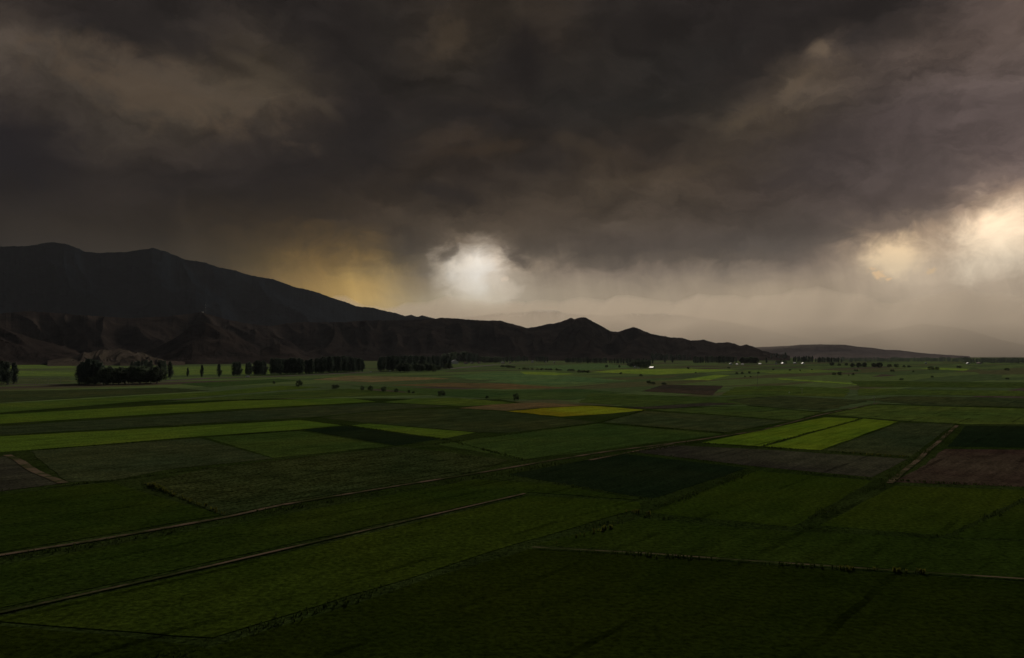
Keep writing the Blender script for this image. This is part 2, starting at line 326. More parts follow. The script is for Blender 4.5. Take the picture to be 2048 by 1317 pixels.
# ---------------------------------------------------------------- fields
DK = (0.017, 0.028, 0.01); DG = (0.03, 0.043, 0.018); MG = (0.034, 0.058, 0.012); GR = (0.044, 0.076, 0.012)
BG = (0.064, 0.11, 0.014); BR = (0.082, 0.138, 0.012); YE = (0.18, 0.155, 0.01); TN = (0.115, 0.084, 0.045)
BN = (0.031, 0.029, 0.021); RB = (0.042, 0.026, 0.02); RG = (0.025, 0.036, 0.012)
FM = {
 'night': field_mat('near_crop_green', (0.0135, 0.0225, 0.0025), patch=.25, grain=.45, rows=.05),  # crop colour darkened to paint in the cloud shade of the foreground
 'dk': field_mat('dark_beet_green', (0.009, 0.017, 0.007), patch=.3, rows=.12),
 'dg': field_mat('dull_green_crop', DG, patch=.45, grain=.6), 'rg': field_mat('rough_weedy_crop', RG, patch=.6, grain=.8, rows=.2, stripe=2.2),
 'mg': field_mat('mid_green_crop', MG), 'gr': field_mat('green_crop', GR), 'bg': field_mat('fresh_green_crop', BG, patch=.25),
 'ng': field_mat('near_green_crop', (0.025, 0.042, 0.005), patch=.2, grain=.5, rows=.1), 'nm': field_mat('near_dull_green', (0.020, 0.035, 0.005), patch=.25, grain=.5),  # near greens, also darkened in colour for the foreground shade
 'br': field_mat('young_bright_crop', BR, patch=.22, grain=.35), 'ye': field_mat('yellow_flowering_crop', YE, (0.20, 0.24, 0.015), patch=.3),
 'tn': field_mat('dry_stubble', TN, (0.10, 0.10, 0.04), rows=.25), 'bn': field_mat('dark_ploughed_soil', BN, (0.05, 0.05, 0.03)),
 'rb': field_mat('reddish_ploughed_soil', RB, (0.06, 0.045, 0.03), rows=.2), 'cool': field_mat('cool_green_crop', (0.032, 0.058, 0.013), rows=.1, patch=.25),
 'rowy': field_mat('row_crop_green', (0.044, 0.074, 0.014), rows=.3, stripe=5),
}
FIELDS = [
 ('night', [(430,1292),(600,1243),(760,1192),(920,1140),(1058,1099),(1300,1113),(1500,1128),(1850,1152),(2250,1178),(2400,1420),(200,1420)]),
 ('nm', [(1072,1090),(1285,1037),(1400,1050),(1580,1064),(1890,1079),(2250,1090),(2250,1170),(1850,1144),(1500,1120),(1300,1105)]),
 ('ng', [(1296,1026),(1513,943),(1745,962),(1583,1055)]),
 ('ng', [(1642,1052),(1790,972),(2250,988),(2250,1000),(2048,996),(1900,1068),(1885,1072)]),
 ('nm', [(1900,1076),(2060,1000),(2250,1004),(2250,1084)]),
 ('rb', [(1790,965),(1850,930),(1890,899),(2250,902),(2250,982)]),
 ('dk', [(1896,894),(1932,852),(2250,856),(2250,898)]),
 ('dg', [(1652,901),(1800,846),(1908,849),(1822,913)]),
 ('br', [(1404,886),(1648,835),(1722,838),(1522,893)]),
 ('br', [(1528,894),(1728,838),(1796,844),(1641,901)]),
 ('bn', [(1268,905),(1345,891),(1560,902),(1815,919),(1744,955),(1500,932)]),
 ('dk', [(1016,950),(1244,908),(1496,937),(1304,998)]),
 ('cool', [(872,889),(1030,868),(1196,848),(1448,869),(1300,887),(1180,903),(1045,920)]),
 ('dg', [(1206,845),(1290,823),(1440,832),(1574,843),(1455,865)]),
 ('mg', [(1300,820),(1490,812),(1640,826),(1585,841),(1450,831)]),
 ('ye', [(1015,823),(1090,817),(1180,812),(1294,821),(1200,829),(1122,834)]),
 ('tn', [(915,817),(1000,808),(1080,806),(1172,811),(1085,816),(1012,822)]),
 ('rg', [(640,836),(780,822),(905,818),(1012,824),(1118,836),(1190,845),(1020,866),(955,865),(730,846)]),
 ('dk', [(602,860),(690,853),(880,879),(792,892)]),
 ('bg', [(700,852),(738,848),(950,866),(885,878)]),
 ('bg', [(-300,893),(0,874),(600,841),(688,851),(598,860),(400,873),(200,890),(0,905),(-300,925)]),
 ('dg', [(-300,873),(0,853),(470,823),(750,806),(900,813),(770,821),(635,834),(0,871),(-300,890)]),
 ('bg', [(-300,850),(0,830),(480,802),(700,797),(752,804),(500,817),(0,848),(-300,868)]),
 ('gr', [(765,805),(830,798),(910,796),(1036,807),(930,813)]),
 ('mg', [(410,876),(600,863),(780,893),(548,917)]),
 ('dg', [(60,903),(400,877),(545,918),(330,940),(230,962),(135,965)]),
 ('rg', [(285,968),(420,937),(800,894),(1018,921),(958,943),(560,1008),(450,1032)]),
 ('bn', [(-300,935),(-5,914),(20,914),(122,968),(0,984),(-300,1030)]),
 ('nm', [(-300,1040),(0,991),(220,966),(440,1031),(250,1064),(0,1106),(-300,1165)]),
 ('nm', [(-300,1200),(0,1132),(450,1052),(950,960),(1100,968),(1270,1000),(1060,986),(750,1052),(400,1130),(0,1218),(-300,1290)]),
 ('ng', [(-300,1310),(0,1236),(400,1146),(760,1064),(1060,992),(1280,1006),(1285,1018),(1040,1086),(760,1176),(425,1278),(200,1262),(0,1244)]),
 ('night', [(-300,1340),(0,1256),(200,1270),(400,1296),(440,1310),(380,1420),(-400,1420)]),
 # the far patchwork
 ('tn', [(625,760),(700,752),(850,755),(900,758),(745,765)]),
 ('tn', [(770,771),(900,766),(1010,768),(1135,776),(1010,779),(860,773)]),
 ('cool', [(700,772),(780,775),(1010,782),(1150,778),(1250,786),(1150,800),(1000,799),(880,792)]),
 ('cool', [(900,752),(1010,744),(1130,752),(1260,762),(1100,771),(960,764)]),
 ('bg', [(1040,744),(1100,745),(1150,748),(1110,751),(1050,749)]),
 ('dg', [(810,763),(870,759),(1000,761),(950,766)]),
 ('bn', [(1284,783),(1328,770),(1446,772),(1424,791)]),
 ('dg', [(1332,757),(1390,745),(1416,747),(1372,758)]),
 ('bg', [(1365,760),(1432,750),(1462,751),(1418,761)]),
 ('mg', [(1180,788),(1280,790),(1430,795),(1560,790),(1500,810),(1300,815),(1160,806)]),
 ('bn', [(1250,817),(1420,806),(1480,808),(1330,818)]),
 ('rowy', [(1470,775),(1560,772),(1700,778),(1690,795),(1540,790),(1440,792)]),
 ('dg', [(1450,800),(1560,792),(1740,802),(1645,822),(1500,812)]),
 ('rowy', [(1655,830),(1750,810),(2250,824),(2250,851),(1930,849),(1805,842),(1725,836)]),
 ('dg', [(1720,800),(1800,793),(2250,800),(2250,818),(1850,812)]),
 ('rowy', [(1720,778),(1850,780),(2250,785),(2250,796),(1800,790),(1715,792)]),
 ('mg', [(1700,762),(2250,768),(2250,778),(1720,774)]), ('bg', [(1560,757),(1700,766),(1712,770),(1550,759)]),
 ('bg', [(1840,738),(1860,736),(1940,738),(1930,742)]), ('gr', [(1480,742),(1640,740),(1700,744),(1560,748)]),
 ('dg', [(-300,800),(0,783),(330,776),(420,782),(0,806),(-300,825)]), ('gr', [(-300,826),(0,808),(430,784),(560,772),(640,775),(0,826),(-300,845)]),
 ('mg', [(560,785),(700,778),(860,790),(700,794),(480,800),(300,806)]), ('cool', [(360,768),(560,758),(600,762),(420,775)]),
 ('gr', [(40,742),(150,745),(150,752),(20,753)]), ('gr', [(10,729),(120,728),(160,736),(20,738)]), ('gr', [(345,735),(480,732),(560,738),(540,748),(350,751)]),
 ('rg', [(5,755),(140,755),(140,764),(30,766)]), ('bg', [(1180,745),(1230,740),(1380,738),(1480,741),(1320,750)]),
 ('cool', [(1050,733),(1200,728),(1290,735),(1130,742)]),
]
def poly_slab(pts, h, jit):
    P = [at(*p) for p in pts]; out = []
    for i in range(len(P)):
        a, b = Vector(P[i]), Vector(P[(i + 1) % len(P)]); L = (b - a).length; n = max(1, min(60, int(L / (4 + a.length * .01))))
        nr = Vector((-(b - a).y, (b - a).x)).normalized()
        for q in range(n):
            c = a.lerp(b, q / n)
            out.append(c + nr * ((mn.noise(Vector((c.x * .07, c.y * .07, 3))) + .5 * mn.noise(Vector((c.x * .31, c.y * .31, 9)))) * jit))
    n = len(out); V = [(c.x, c.y, h) for c in out]; cen = sum(out, Vector((0, 0))) / n
    V += [(c.x, c.y, -0.3) for c in out]
    Fc = [tuple(range(n))] + [(i, n + i, n + (i + 1) % n, (i + 1) % n) for i in range(n)]
    return V, Fc
FAR_HAZED = {k: field_mat('far_' + FM[k].name, c, patch=.45, grain=.5, rows=.2, stripe=9) for k, c in {  # same crops with distance haze painted in: lighter and greyer
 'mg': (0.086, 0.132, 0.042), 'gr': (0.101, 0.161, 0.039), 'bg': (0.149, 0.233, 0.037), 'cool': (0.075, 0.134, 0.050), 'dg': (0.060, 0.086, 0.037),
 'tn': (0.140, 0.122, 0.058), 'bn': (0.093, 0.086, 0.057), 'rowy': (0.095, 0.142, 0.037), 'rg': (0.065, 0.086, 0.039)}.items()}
MID_HAZED = {k: field_mat('mid_' + FM[k].name, c, patch=.4, grain=.5, rows=.18, stripe=6) for k, c in {  # middle step of the haze lightening painted into the crop colours
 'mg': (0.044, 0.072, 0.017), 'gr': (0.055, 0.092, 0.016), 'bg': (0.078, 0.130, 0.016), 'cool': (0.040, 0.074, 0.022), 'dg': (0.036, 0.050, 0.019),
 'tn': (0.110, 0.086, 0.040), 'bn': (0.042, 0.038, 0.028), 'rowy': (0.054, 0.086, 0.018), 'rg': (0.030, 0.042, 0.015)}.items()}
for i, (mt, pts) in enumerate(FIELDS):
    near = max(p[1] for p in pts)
    if near < 772 and mt in FAR_HAZED: FM_i = FAR_HAZED[mt]
    elif near < 868 and mt in MID_HAZED: FM_i = MID_HAZED[mt]
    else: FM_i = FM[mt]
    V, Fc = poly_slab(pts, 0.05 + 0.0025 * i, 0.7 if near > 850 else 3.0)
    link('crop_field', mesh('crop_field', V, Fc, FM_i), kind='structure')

# ---------------------------------------------------------------- tracks and the road
dirt = Mat('dry_track_earth', 0.95, 0); vd = dirt.mapping()
dirt.color(dirt.mix(dirt.mr(dirt.noise(vd, .06, 6, .75), .42, .56), (0.125, 0.090, 0.060), (0.034, 0.040, 0.014))).bump(dirt.noise(vd, 2.0, 4), .3, .1)
pale = Mat('pale_road_verge', 0.95, 0); vd = pale.mapping()
pale.color(pale.mix(pale.mr(pale.noise(vd, .05, 5, .7), .4, .65), (0.115, 0.085, 0.070), (0.07, 0.06, 0.045)))
asph = Mat('grey_road_surface', 0.9, 0.05); vd = asph.mapping(); asph.color(asph.tint((0.075, 0.068, 0.064), .8, 1.2, asph.noise(vd, .4, 4)))
def ribbon(pix, w, z, step=6, wob=.25, ground=False):
    P = [Vector(p) if ground else Vector(at(*p)) for p in pix]; L = []
    for a, b in zip(P, P[1:]):
        n = max(1, int((b - a).length / step))
        L += [a.lerp(b, q / n) for q in range(n)]
    L.append(P[-1]); V = []; Fc = []
    for i, c in enumerate(L):
        d = (L[min(i + 1, len(L) - 1)] - L[max(i - 1, 0)]).normalized(); nr = Vector((-d.y, d.x))
        ww = w * (1 + wob * mn.noise(Vector((c.x * .09, c.y * .09, 1)))); of = mn.noise(Vector((c.x * .02, c.y * .02, 7))) * w * wob * 2
        for s in (-.5, .5): q = c + nr * (s * ww + of); V.append((q.x, q.y, z))
    Fc = [(2 * i, 2 * i + 1, 2 * i + 3, 2 * i + 2) for i in range(len(L) - 1)]
    return V, Fc
P1 = [(-300,1178),(0,1113),(200,1081),(450,1036),(560,1012),(760,979),(960,947),(1110,921),(1210,905),(1400,881),(1520,862),(1640,831),(1760,806)]
P2 = [(-300,1302),(0,1229),(200,1185),(400,1140),(750,1059),(1050,989)]
P3 = [(1064,1097),(1300,1110),(1500,1125),(1850,1149),(2250,1175)]
for pts, w, z, nm in ((P1, 1.5, .23, 'track'), (P2, 0.8, .24, 'path'), (P3, .55, .26, 'path'), ([(8,912),(40,925),(72,944),(125,968)], 2.4, .23, 'track'), ([(1345,889),(1264,905),(1180,922)], 1.4, .22, 'path'), ([(1780,968),(1850,908),(1915,852)], 1.6, .225, 'track')):
    V, Fc = ribbon(pts, w, z); link(nm, mesh(nm, V, Fc, dirt.m), kind='structure')
ROAD = [(-300,778),(0,771),(140,769),(330,763),(420,757),(560,753),(640,749.5),(760,744),(900,738),(990,730),(1060,727)]
V, Fc = ribbon(ROAD, 24, .25, 30, .2); link('road_verge', mesh('road_verge', V, Fc, pale.m), kind='structure')
V, Fc = ribbon(ROAD, 8, .29, 30, 0); link('road', mesh('road', V, Fc, asph.m), kind='structure')

# weeds and reeds in the ditches and on the balks
def leafy(m, f=.45):                        # leaves let some of the light behind them through
    src = m.b.inputs['Base Color'].links[0].from_socket; tr = m.t.nodes.new('ShaderNodeBsdfTranslucent'); m.L(src, tr.inputs[0])
    mx = m.t.nodes.new('ShaderNodeMixShader'); mx.inputs[0].default_value = f; m.b.inputs['Specular IOR Level'].default_value = .05
    out = [n for n in m.t.nodes if n.type == 'OUTPUT_MATERIAL'][0]
    m.L(m.b.outputs[0], mx.inputs[1]); m.L(tr.outputs[0], mx.inputs[2]); m.L(mx.outputs[0], out.inputs[0])
def leafmat(name, c, c2, tr=.15):
    m = Mat(name, .8, .15); v = m.mapping(coord='Object'); m.color(m.mix(m.mr(m.noise(v, .35, 4, .7), .4, .62), c, c2)); leafy(m); return m.m
weedm = leafmat('ditch_weeds', (0.022, 0.036, 0.006), (0.040, 0.056, 0.010))
weedy = leafmat('yellow_weeds', (0.10, 0.10, 0.015), (0.045, 0.06, 0.012))
def tufts(lines, mat, name, h0, h1, dens, width, gap=.0):
    V = []; Fc = []; rng = random.Random(5)
    for ln in lines:
        P = [Vector(at(*p)) for p in ln]
        for a, b in zip(P, P[1:]):
            L = (b - a).length; d = (b - a).normalized(); nr = Vector((-d.y, d.x))
            for _ in range(int(L * dens)):
                t = rng.random() * L; c = a + d * t; nz = mn.noise(Vector((c.x * .06, c.y * .06, 2)))
                if rng.random() > .75 + nz + gap: continue
                c += nr * rng.gauss(0, width * .5); h = rng.uniform(h0, h1) * (1 + nz)
                for _k in range(4):
                    an = rng.random() * 6.283; w = h * rng.uniform(.25, .5); dx, dy = math.cos(an) * w, math.sin(an) * w
                    lx, ly = rng.gauss(0, .35) * h, rng.gauss(0, .35) * h; b0 = len(V)
                    V += [(c.x - dx, c.y - dy, .05), (c.x + dx, c.y + dy, .05), (c.x + lx + dx * .5, c.y + ly + dy * .5, .3 + h), (c.x + lx - dx * .6, c.y + ly - dy * .6, .3 + h * .8)]
                    Fc.append((b0, b0 + 1, b0 + 2, b0 + 3))
    link(name, mesh(name, V, Fc, mat), kind='stuff')
DA = [(300,1330),(430,1285),(600,1235),(760,1184),(920,1135),(1062,1090),(1285,1028),(1400,985),(1510,940)]
DD = [(1585,1060),(1680,1010),(1775,962),(1850,905),(1915,850)]
P1b = [(x, y + 9) for x, y in P1[:9]] + [(1400,884)]
tufts([DA, DD], weedm, 'weeds', .08, .20, 5, 1.8)
tufts([P1b], weedm, 'weeds', .08, .24, 5, 2.6)
tufts([[(1000,950),(1304,1001)], [(1060,1099),(1300,1112),(1500,1127),(1850,1151)], [(1285,1034),(1580,1059),(1890,1075),(2060,998)], [(1504,937),(1750,960),(2200,984)],
       [(285,968),(450,1034)], [(-200,1000),(220,964),(420,937)], [(1268,905),(1500,935)], [(1525,893),(1725,838)], [(1200,847),(1455,868)], [(1404,888),(1640,903),(1820,916)],
       [(60,903),(400,876),(600,862)], [(0,874),(600,840),(690,852),(885,879),(1050,922)], [(870,890),(1196,847),(1290,822)]], weedm, 'weeds', .08, .26, 3.5, 1.0)
tufts([[(300,972),(448,1031)], [(1680,1140),(1850,1148)], [(1250,1024),(1300,1030)], [(1700,908),(1815,916)], [(1230,1055),(1100,1090)]], weedy, 'yellow_weeds', .25, .6, 2.0, .7)

# ---------------------------------------------------------------- hills and mountains
def rock(name, c1, c2, scale, rough=.95, strata=0.0, bump=.6, bd=8):
    m = Mat(name, rough, 0); v = m.mapping(1, 1, 2.5); nz = m.noise(v, scale, 8, .65, .4)
    k = m.mix(m.mr(nz, .35, .65), c1, c2); k = m.tint(k, .7, 1.3, m.noise(v, scale * 9, 6, .7))
    m.color(k).bump(m.noise(v, scale * 5, 8, .7), bump, bd); return m
def terrain(name, prof, rb, rc, mat, naz=500, nr=56, gul=.35, gs=180., back=1.5, sharp=1.2, seed=0.0, sky=True, rough=.03):
    px0, px1 = prof[0][0], prof[-1][0]; xs = [p[0] for p in prof]; ys = [p[1] for p in prof]
    V = []
    Zs = np.zeros((naz, nr)); XY = np.zeros((naz, nr, 2)); Rr = np.zeros((naz, nr)); T = np.zeros(naz)
    for i in range(naz):
        px = px0 + (px1 - px0) * i / (naz - 1)
        py = float(np.interp(px, xs, ys)) + ((.3 if mat in (mauve.m, snow.m) else 1.1) * mn.fractal(Vector((px * .11, seed, 0)), .8, 2.0, 4) if sky else 0); a, t = az_tan(px, py); T[i] = t
        f = (px - px0) / (px1 - px0); b = rb[0] + (rb[1] - rb[0]) * f; c = rc[0] + (rc[1] - rc[0]) * f
        b += (c - b) * .35 * mn.noise(Vector((px * .006, seed, 4)))
        H = max(CAMH + t * c, 3.0)
        for j in range(nr):
            s = back * j / (nr - 1); r = b + (c - b) * s
            x, y = math.sin(a) * r, math.cos(a) * r
            h = H * (s ** sharp if s <= 1 else max(0, 1 - ((s - 1) / (back - 1)) ** 1.4))
            wv = mn.noise(Vector((x / gs * .35, y / gs * .35, seed)))
            arc = a * (b + c) * .5
            g = 1 - abs(mn.noise(Vector((arc / gs + wv * 1.1, s * .9, seed + 3)))) * 2
            g2 = 1 - abs(mn.noise(Vector((arc / gs * 2.7 + wv * 2, s * 2.2, seed + 8)))) * 2
            g3 = mn.fractal(Vector((x / gs * 2.5, y / gs * 2.5, seed)), 1.0, 2.1, 5)
            env = math.sin(math.pi * min(1, s * .93 + .02)) if s <= 1 else .2
            h *= 1 + gul * env * ((g - .6) * 1.1 + (g2 - .6) * .55)
            h += H * rough * g3 * (.3 + env)
            Zs[i, j] = max(h, -1) if j else -2.0
            XY[i, j] = (x, y); Rr[i, j] = r
    if sky:
        K = np.ones(naz)
        for i in range(naz):
            k = 1.0
            for _ in range(4):
                e = (k * Zs[i] - CAMH) / Rr[i]; q = int(np.argmax(e)); k = (T[i] * Rr[i, q] + CAMH) / max(Zs[i, q], .5)
            K[i] = min(max(k, .3), 2.5)
        Zs = Zs * K[:, None]
    Zs[:, -1] = -2
    V = [(XY[i, j, 0], XY[i, j, 1], Zs[i, j]) for i in range(naz) for j in range(nr)]
    Fc = [(i * nr + j, (i + 1) * nr + j, (i + 1) * nr + j + 1, i * nr + j + 1) for i in range(naz - 1) for j in range(nr - 1)]
    me = mesh(name, V, Fc, mat); return link(name, me, kind='structure')
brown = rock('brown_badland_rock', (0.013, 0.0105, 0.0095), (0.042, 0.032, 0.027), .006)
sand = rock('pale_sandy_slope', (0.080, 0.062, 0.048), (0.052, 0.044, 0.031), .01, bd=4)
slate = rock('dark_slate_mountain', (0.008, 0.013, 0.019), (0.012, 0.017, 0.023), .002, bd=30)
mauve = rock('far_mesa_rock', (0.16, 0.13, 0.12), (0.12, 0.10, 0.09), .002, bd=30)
snow = Mat('snow_streaked_rock', .8, .2); v = snow.mapping(1, 1, .35)
gm = snow.t.nodes.new('ShaderNodeNewGeometry'); sx = snow.t.nodes.new('ShaderNodeSeparateXYZ'); snow.L(gm.outputs['Position'], sx.inputs[0])
hm = snow.mr(sx.outputs[2], 720, 1050, -.25, .12); nzz = snow.math('ADD', snow.noise(v, .0034, 8, .75, .6), hm)
snow.color(snow.mix(snow.mr(nzz, .52, .56), (0.22, 0.19, 0.16), (0.95, 0.93, 0.90))).bump(snow.noise(v, .003, 8, .7), .6, 80)
HILL = [(-260,640),(-100,630),(0,627),(60,623),(130,628),(200,633),(260,637),(330,634),(380,628),(400,624),(420,630),(460,641),(500,648),(540,653),(575,647),(600,645),(690,645),(715,642),(760,641),(830,640),(890,636),(960,641),(1000,642),(1030,650),(1056,657),(1100,648),(1110,648),(1125,642),(1143,636),(1150,638),(1162,635),(1172,635),(1182,641),(1200,651),(1220,662),(1235,665),(1250,659),(1267,654),(1280,659),(1298,667),(1340,675),(1365,676),(1382,682),(1408,680),(1430,686),(1460,685),(1480,692),(1493,689),(1505,693),(1520,700),(1545,707),(1580,712)]
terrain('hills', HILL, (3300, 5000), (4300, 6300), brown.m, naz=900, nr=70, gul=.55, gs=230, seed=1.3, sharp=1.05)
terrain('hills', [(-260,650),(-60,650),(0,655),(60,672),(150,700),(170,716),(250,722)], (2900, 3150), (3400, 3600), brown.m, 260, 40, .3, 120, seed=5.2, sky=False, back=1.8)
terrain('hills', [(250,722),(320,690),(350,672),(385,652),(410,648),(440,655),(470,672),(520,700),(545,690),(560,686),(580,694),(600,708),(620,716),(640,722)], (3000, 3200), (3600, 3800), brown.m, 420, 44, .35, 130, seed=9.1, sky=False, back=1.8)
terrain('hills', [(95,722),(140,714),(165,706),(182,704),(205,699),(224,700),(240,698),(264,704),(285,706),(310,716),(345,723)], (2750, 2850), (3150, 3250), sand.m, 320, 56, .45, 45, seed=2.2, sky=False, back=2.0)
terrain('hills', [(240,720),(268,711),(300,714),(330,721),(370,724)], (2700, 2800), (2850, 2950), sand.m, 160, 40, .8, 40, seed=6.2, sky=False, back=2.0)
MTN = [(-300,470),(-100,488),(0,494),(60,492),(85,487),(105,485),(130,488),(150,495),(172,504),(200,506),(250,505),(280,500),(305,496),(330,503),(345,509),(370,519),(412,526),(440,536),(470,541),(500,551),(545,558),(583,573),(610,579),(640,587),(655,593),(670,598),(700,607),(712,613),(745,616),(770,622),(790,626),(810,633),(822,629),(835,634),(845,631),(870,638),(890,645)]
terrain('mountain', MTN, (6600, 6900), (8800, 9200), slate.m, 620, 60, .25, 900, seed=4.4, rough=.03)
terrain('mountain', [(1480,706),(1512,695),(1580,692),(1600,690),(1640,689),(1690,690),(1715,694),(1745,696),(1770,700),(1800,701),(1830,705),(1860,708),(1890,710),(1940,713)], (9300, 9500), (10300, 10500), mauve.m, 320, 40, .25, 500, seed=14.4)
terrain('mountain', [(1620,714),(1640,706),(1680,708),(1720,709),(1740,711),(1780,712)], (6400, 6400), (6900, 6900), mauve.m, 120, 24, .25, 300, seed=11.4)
terrain('mountain', [(860,648),(900,640),(960,632),(1000,627),(1040,625),(1075,621),(1112,621),(1130,627),(1160,630),(1185,630),(1220,633),(1262,627),(1300,629),(1320,627),(1370,632),(1430,640),(1490,650),(1530,660),(1580,672),(1700,695)], (15600, 15600), (18000, 18000), snow.m, 420, 48, .4, 800, seed=24.4)
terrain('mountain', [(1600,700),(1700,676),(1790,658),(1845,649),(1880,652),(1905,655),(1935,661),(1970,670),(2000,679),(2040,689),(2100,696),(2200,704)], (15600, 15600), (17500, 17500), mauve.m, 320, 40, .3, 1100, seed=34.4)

# ---------------------------------------------------------------- trees
bark = Mat('grey_poplar_bark', .9, .1); bark.color(bark.tint((0.15, 0.14, 0.12), .6, 1.3, bark.noise(bark.mapping(1, 1, .3), 3, 4)))
def foliage(name, c, c2):
    m = Mat(name, .75, .2); v = m.mapping(); k = m.mix(m.mr(m.noise(v, .45, 3, .6), .4, .6), c, c2)
    oi = m.t.nodes.new('ShaderNodeObjectInfo'); k = m.tint(k, .75, 1.25, oi.outputs['Random']); m.color(k); leafy(m, .35)
    m.b.inputs['Subsurface Weight'].default_value = 0; return m.m
pop_l = foliage('poplar_leaves', (0.060, 0.084, 0.062), (0.095, 0.12, 0.085))
wil_l = foliage('willow_leaves', (0.060, 0.080, 0.048), (0.095, 0.120, 0.072))
bus_l = foliage('bush_leaves', (0.045, 0.062, 0.030), (0.075, 0.096, 0.046))
def crown_mesh(name, kind, seed, nleaf, mat):
    rg = random.Random(seed); V = []; Fc = []
    # unit height 1
    cl = []
    if kind == 'poplar':
        for i in range(46):
            z = .15 + .85 * (i + rg.random()) / 46; t = (z - .15) / .85
            w = .165 * (math.sin(math.pi * min(1, t ** .8 * .93 + .05)) ** .8)
            a = rg.random() * 6.283; rr = w * math.sqrt(rg.random()) * .85
            cl.append((math.cos(a) * rr, math.sin(a) * rr, z, .055 * (1 - .4 * t), 2.1))
    elif kind == 'willow':
        for i in range(60):
            u, v_, a = rg.random(), rg.random(), rg.random() * 6.283; rad = .46 * (.55 + .45 * u ** .4)
            ph = math.acos(1 - 1.95 * v_); cl.append((math.cos(a) * math.sin(ph) * rad, math.sin(a) * math.sin(ph) * rad, .50 + .9 * math.cos(ph) * rad, rg.uniform(.07, .13), .9))
    else:
        for i in range(34):
            u, v_, a = rg.random(), rg.random(), rg.random() * 6.283; rad = .5 * (.4 + .6 * u ** .4)
            ph = math.acos(1 - 1.7 * v_); cl.append((math.cos(a) * math.sin(ph) * rad, math.sin(a) * math.sin(ph) * rad, max(.06, .45 + math.cos(ph) * rad), rg.uniform(.09, .16), .85))
    for q in range(nleaf):
        cx, cy, cz, s, el_ = rg.choice(cl)
        p = Vector((cx + rg.gauss(0, s * .6), cy + rg.gauss(0, s * .6), min(1.02, max(.03, cz + rg.gauss(0, s * .6 * el_)))))
        n = Vector((rg.gauss(0, 1), rg.gauss(0, 1), rg.gauss(0, .8))).normalized(); a = n.orthogonal().normalized(); b = n.cross(a)
        if kind == 'poplar': b = Vector((b.x * .6, b.y * .6, b.z + .6)).normalized()
        z = rg.uniform(.012, .026) if kind == 'poplar' else rg.uniform(.022, .045); b0 = len(V)
        V += [tuple(p + a * z), tuple(p + b * z * 1.6), tuple(p - a * z * .9), tuple(p - b * z * 1.3)]; Fc.append((b0, b0 + 1, b0 + 2, b0 + 3))
    return mesh(name, V, Fc, mat)
def trunk_mesh(kind, seed):
    rg = random.Random(seed); g = G()
    if kind == 'poplar':
        g.tube((0, 0, -.01), (.004, 0, .3), .013, .010); g.tube((.004, 0, .3), (0, .004, .85), .010, .002)
        for i in range(9):
            z = .16 + i * .07; a = rg.random() * 6.283; g.tube((0, 0, z), (math.cos(a) * .07, math.sin(a) * .07, z + .14), .005, .001, 4)
    else:
        g.tube((0, 0, -.02), (.01, 0, .25), .035, .025)
        for i in range(6):
            a = i * 1.05 + rg.random(); g.tube((.01, 0, .22), (math.cos(a) * .25, math.sin(a) * .25, .62 + rg.random() * .2), .018, .004, 5)
    return g.mesh('trunk', bark.m)
PROTO = {}
for kd, mt, nl, nv in (('poplar', pop_l, 1500, 5), ('willow', wil_l, 1900, 4), ('bush', bus_l, 1000, 4)):
    PROTO[kd] = [(crown_mesh('crown', kd, 10 * i + len(kd), nl, mt), trunk_mesh(kd, i)) for i in range(nv)]
NAMES = {'poplar': ('poplar_tree', 'poplar tree'), 'willow': ('willow_tree', 'willow tree'), 'bush': ('round_tree', 'tree')}
rt = random.Random(11)
def tree(kind, px, by, ty, label, group=None, wide=1.0, dist=0.0, z=0.0, cat=None):
    x, y = at(px, by, z); D = math.hypot(x, y); _, t = az_tan(px, ty)
    h = max(2.0, CAMH - z + t * D)
    nm, ct = NAMES[kind]
    o = thing(nm, label, cat or ct, (x, y, z), rt.random() * 6.28, (h * wide, h * wide, h), group)
    cm, tm = PROTO[kind][rt.randrange(len(PROTO[kind]))]
    link('crown', cm, o); link('trunk', tm, o)
    return o
def row(kind, x0, y0, x1, y1, n, t0, t1, label, group, wide=1.0, jt=1.2, depth=1.5, tm=None):
    ORD = 'leftmost|second|third|fourth|fifth|sixth|seventh|eighth|ninth|tenth|eleventh|twelfth'.split('|')
    base_label = label
    for i in range(n):
        if n <= 12:
            if n == 2: w_ = ('left one', 'right one')[i]
            elif n == 3: w_ = ('left one', 'middle one', 'right one')[i]
            else: w_ = 'leftmost' if i == 0 else ('rightmost' if i == n - 1 else ORD[i] + ' from left')
            label = base_label + ', ' + w_
        else: label = base_label
        f = (i + .5) / n + rt.uniform(-.25, .25) / n
        ty = t0 + (t1 - t0) * f
        if tm is not None: ty += (tm) * math.sin(math.pi * f)
        tree(kind, x0 + (x1 - x0) * f, y0 + (y1 - y0) * f - rt.random() * depth, ty + rt.uniform(-jt, jt) * 1.5, label, group, wide * rt.uniform(.8, 1.25))
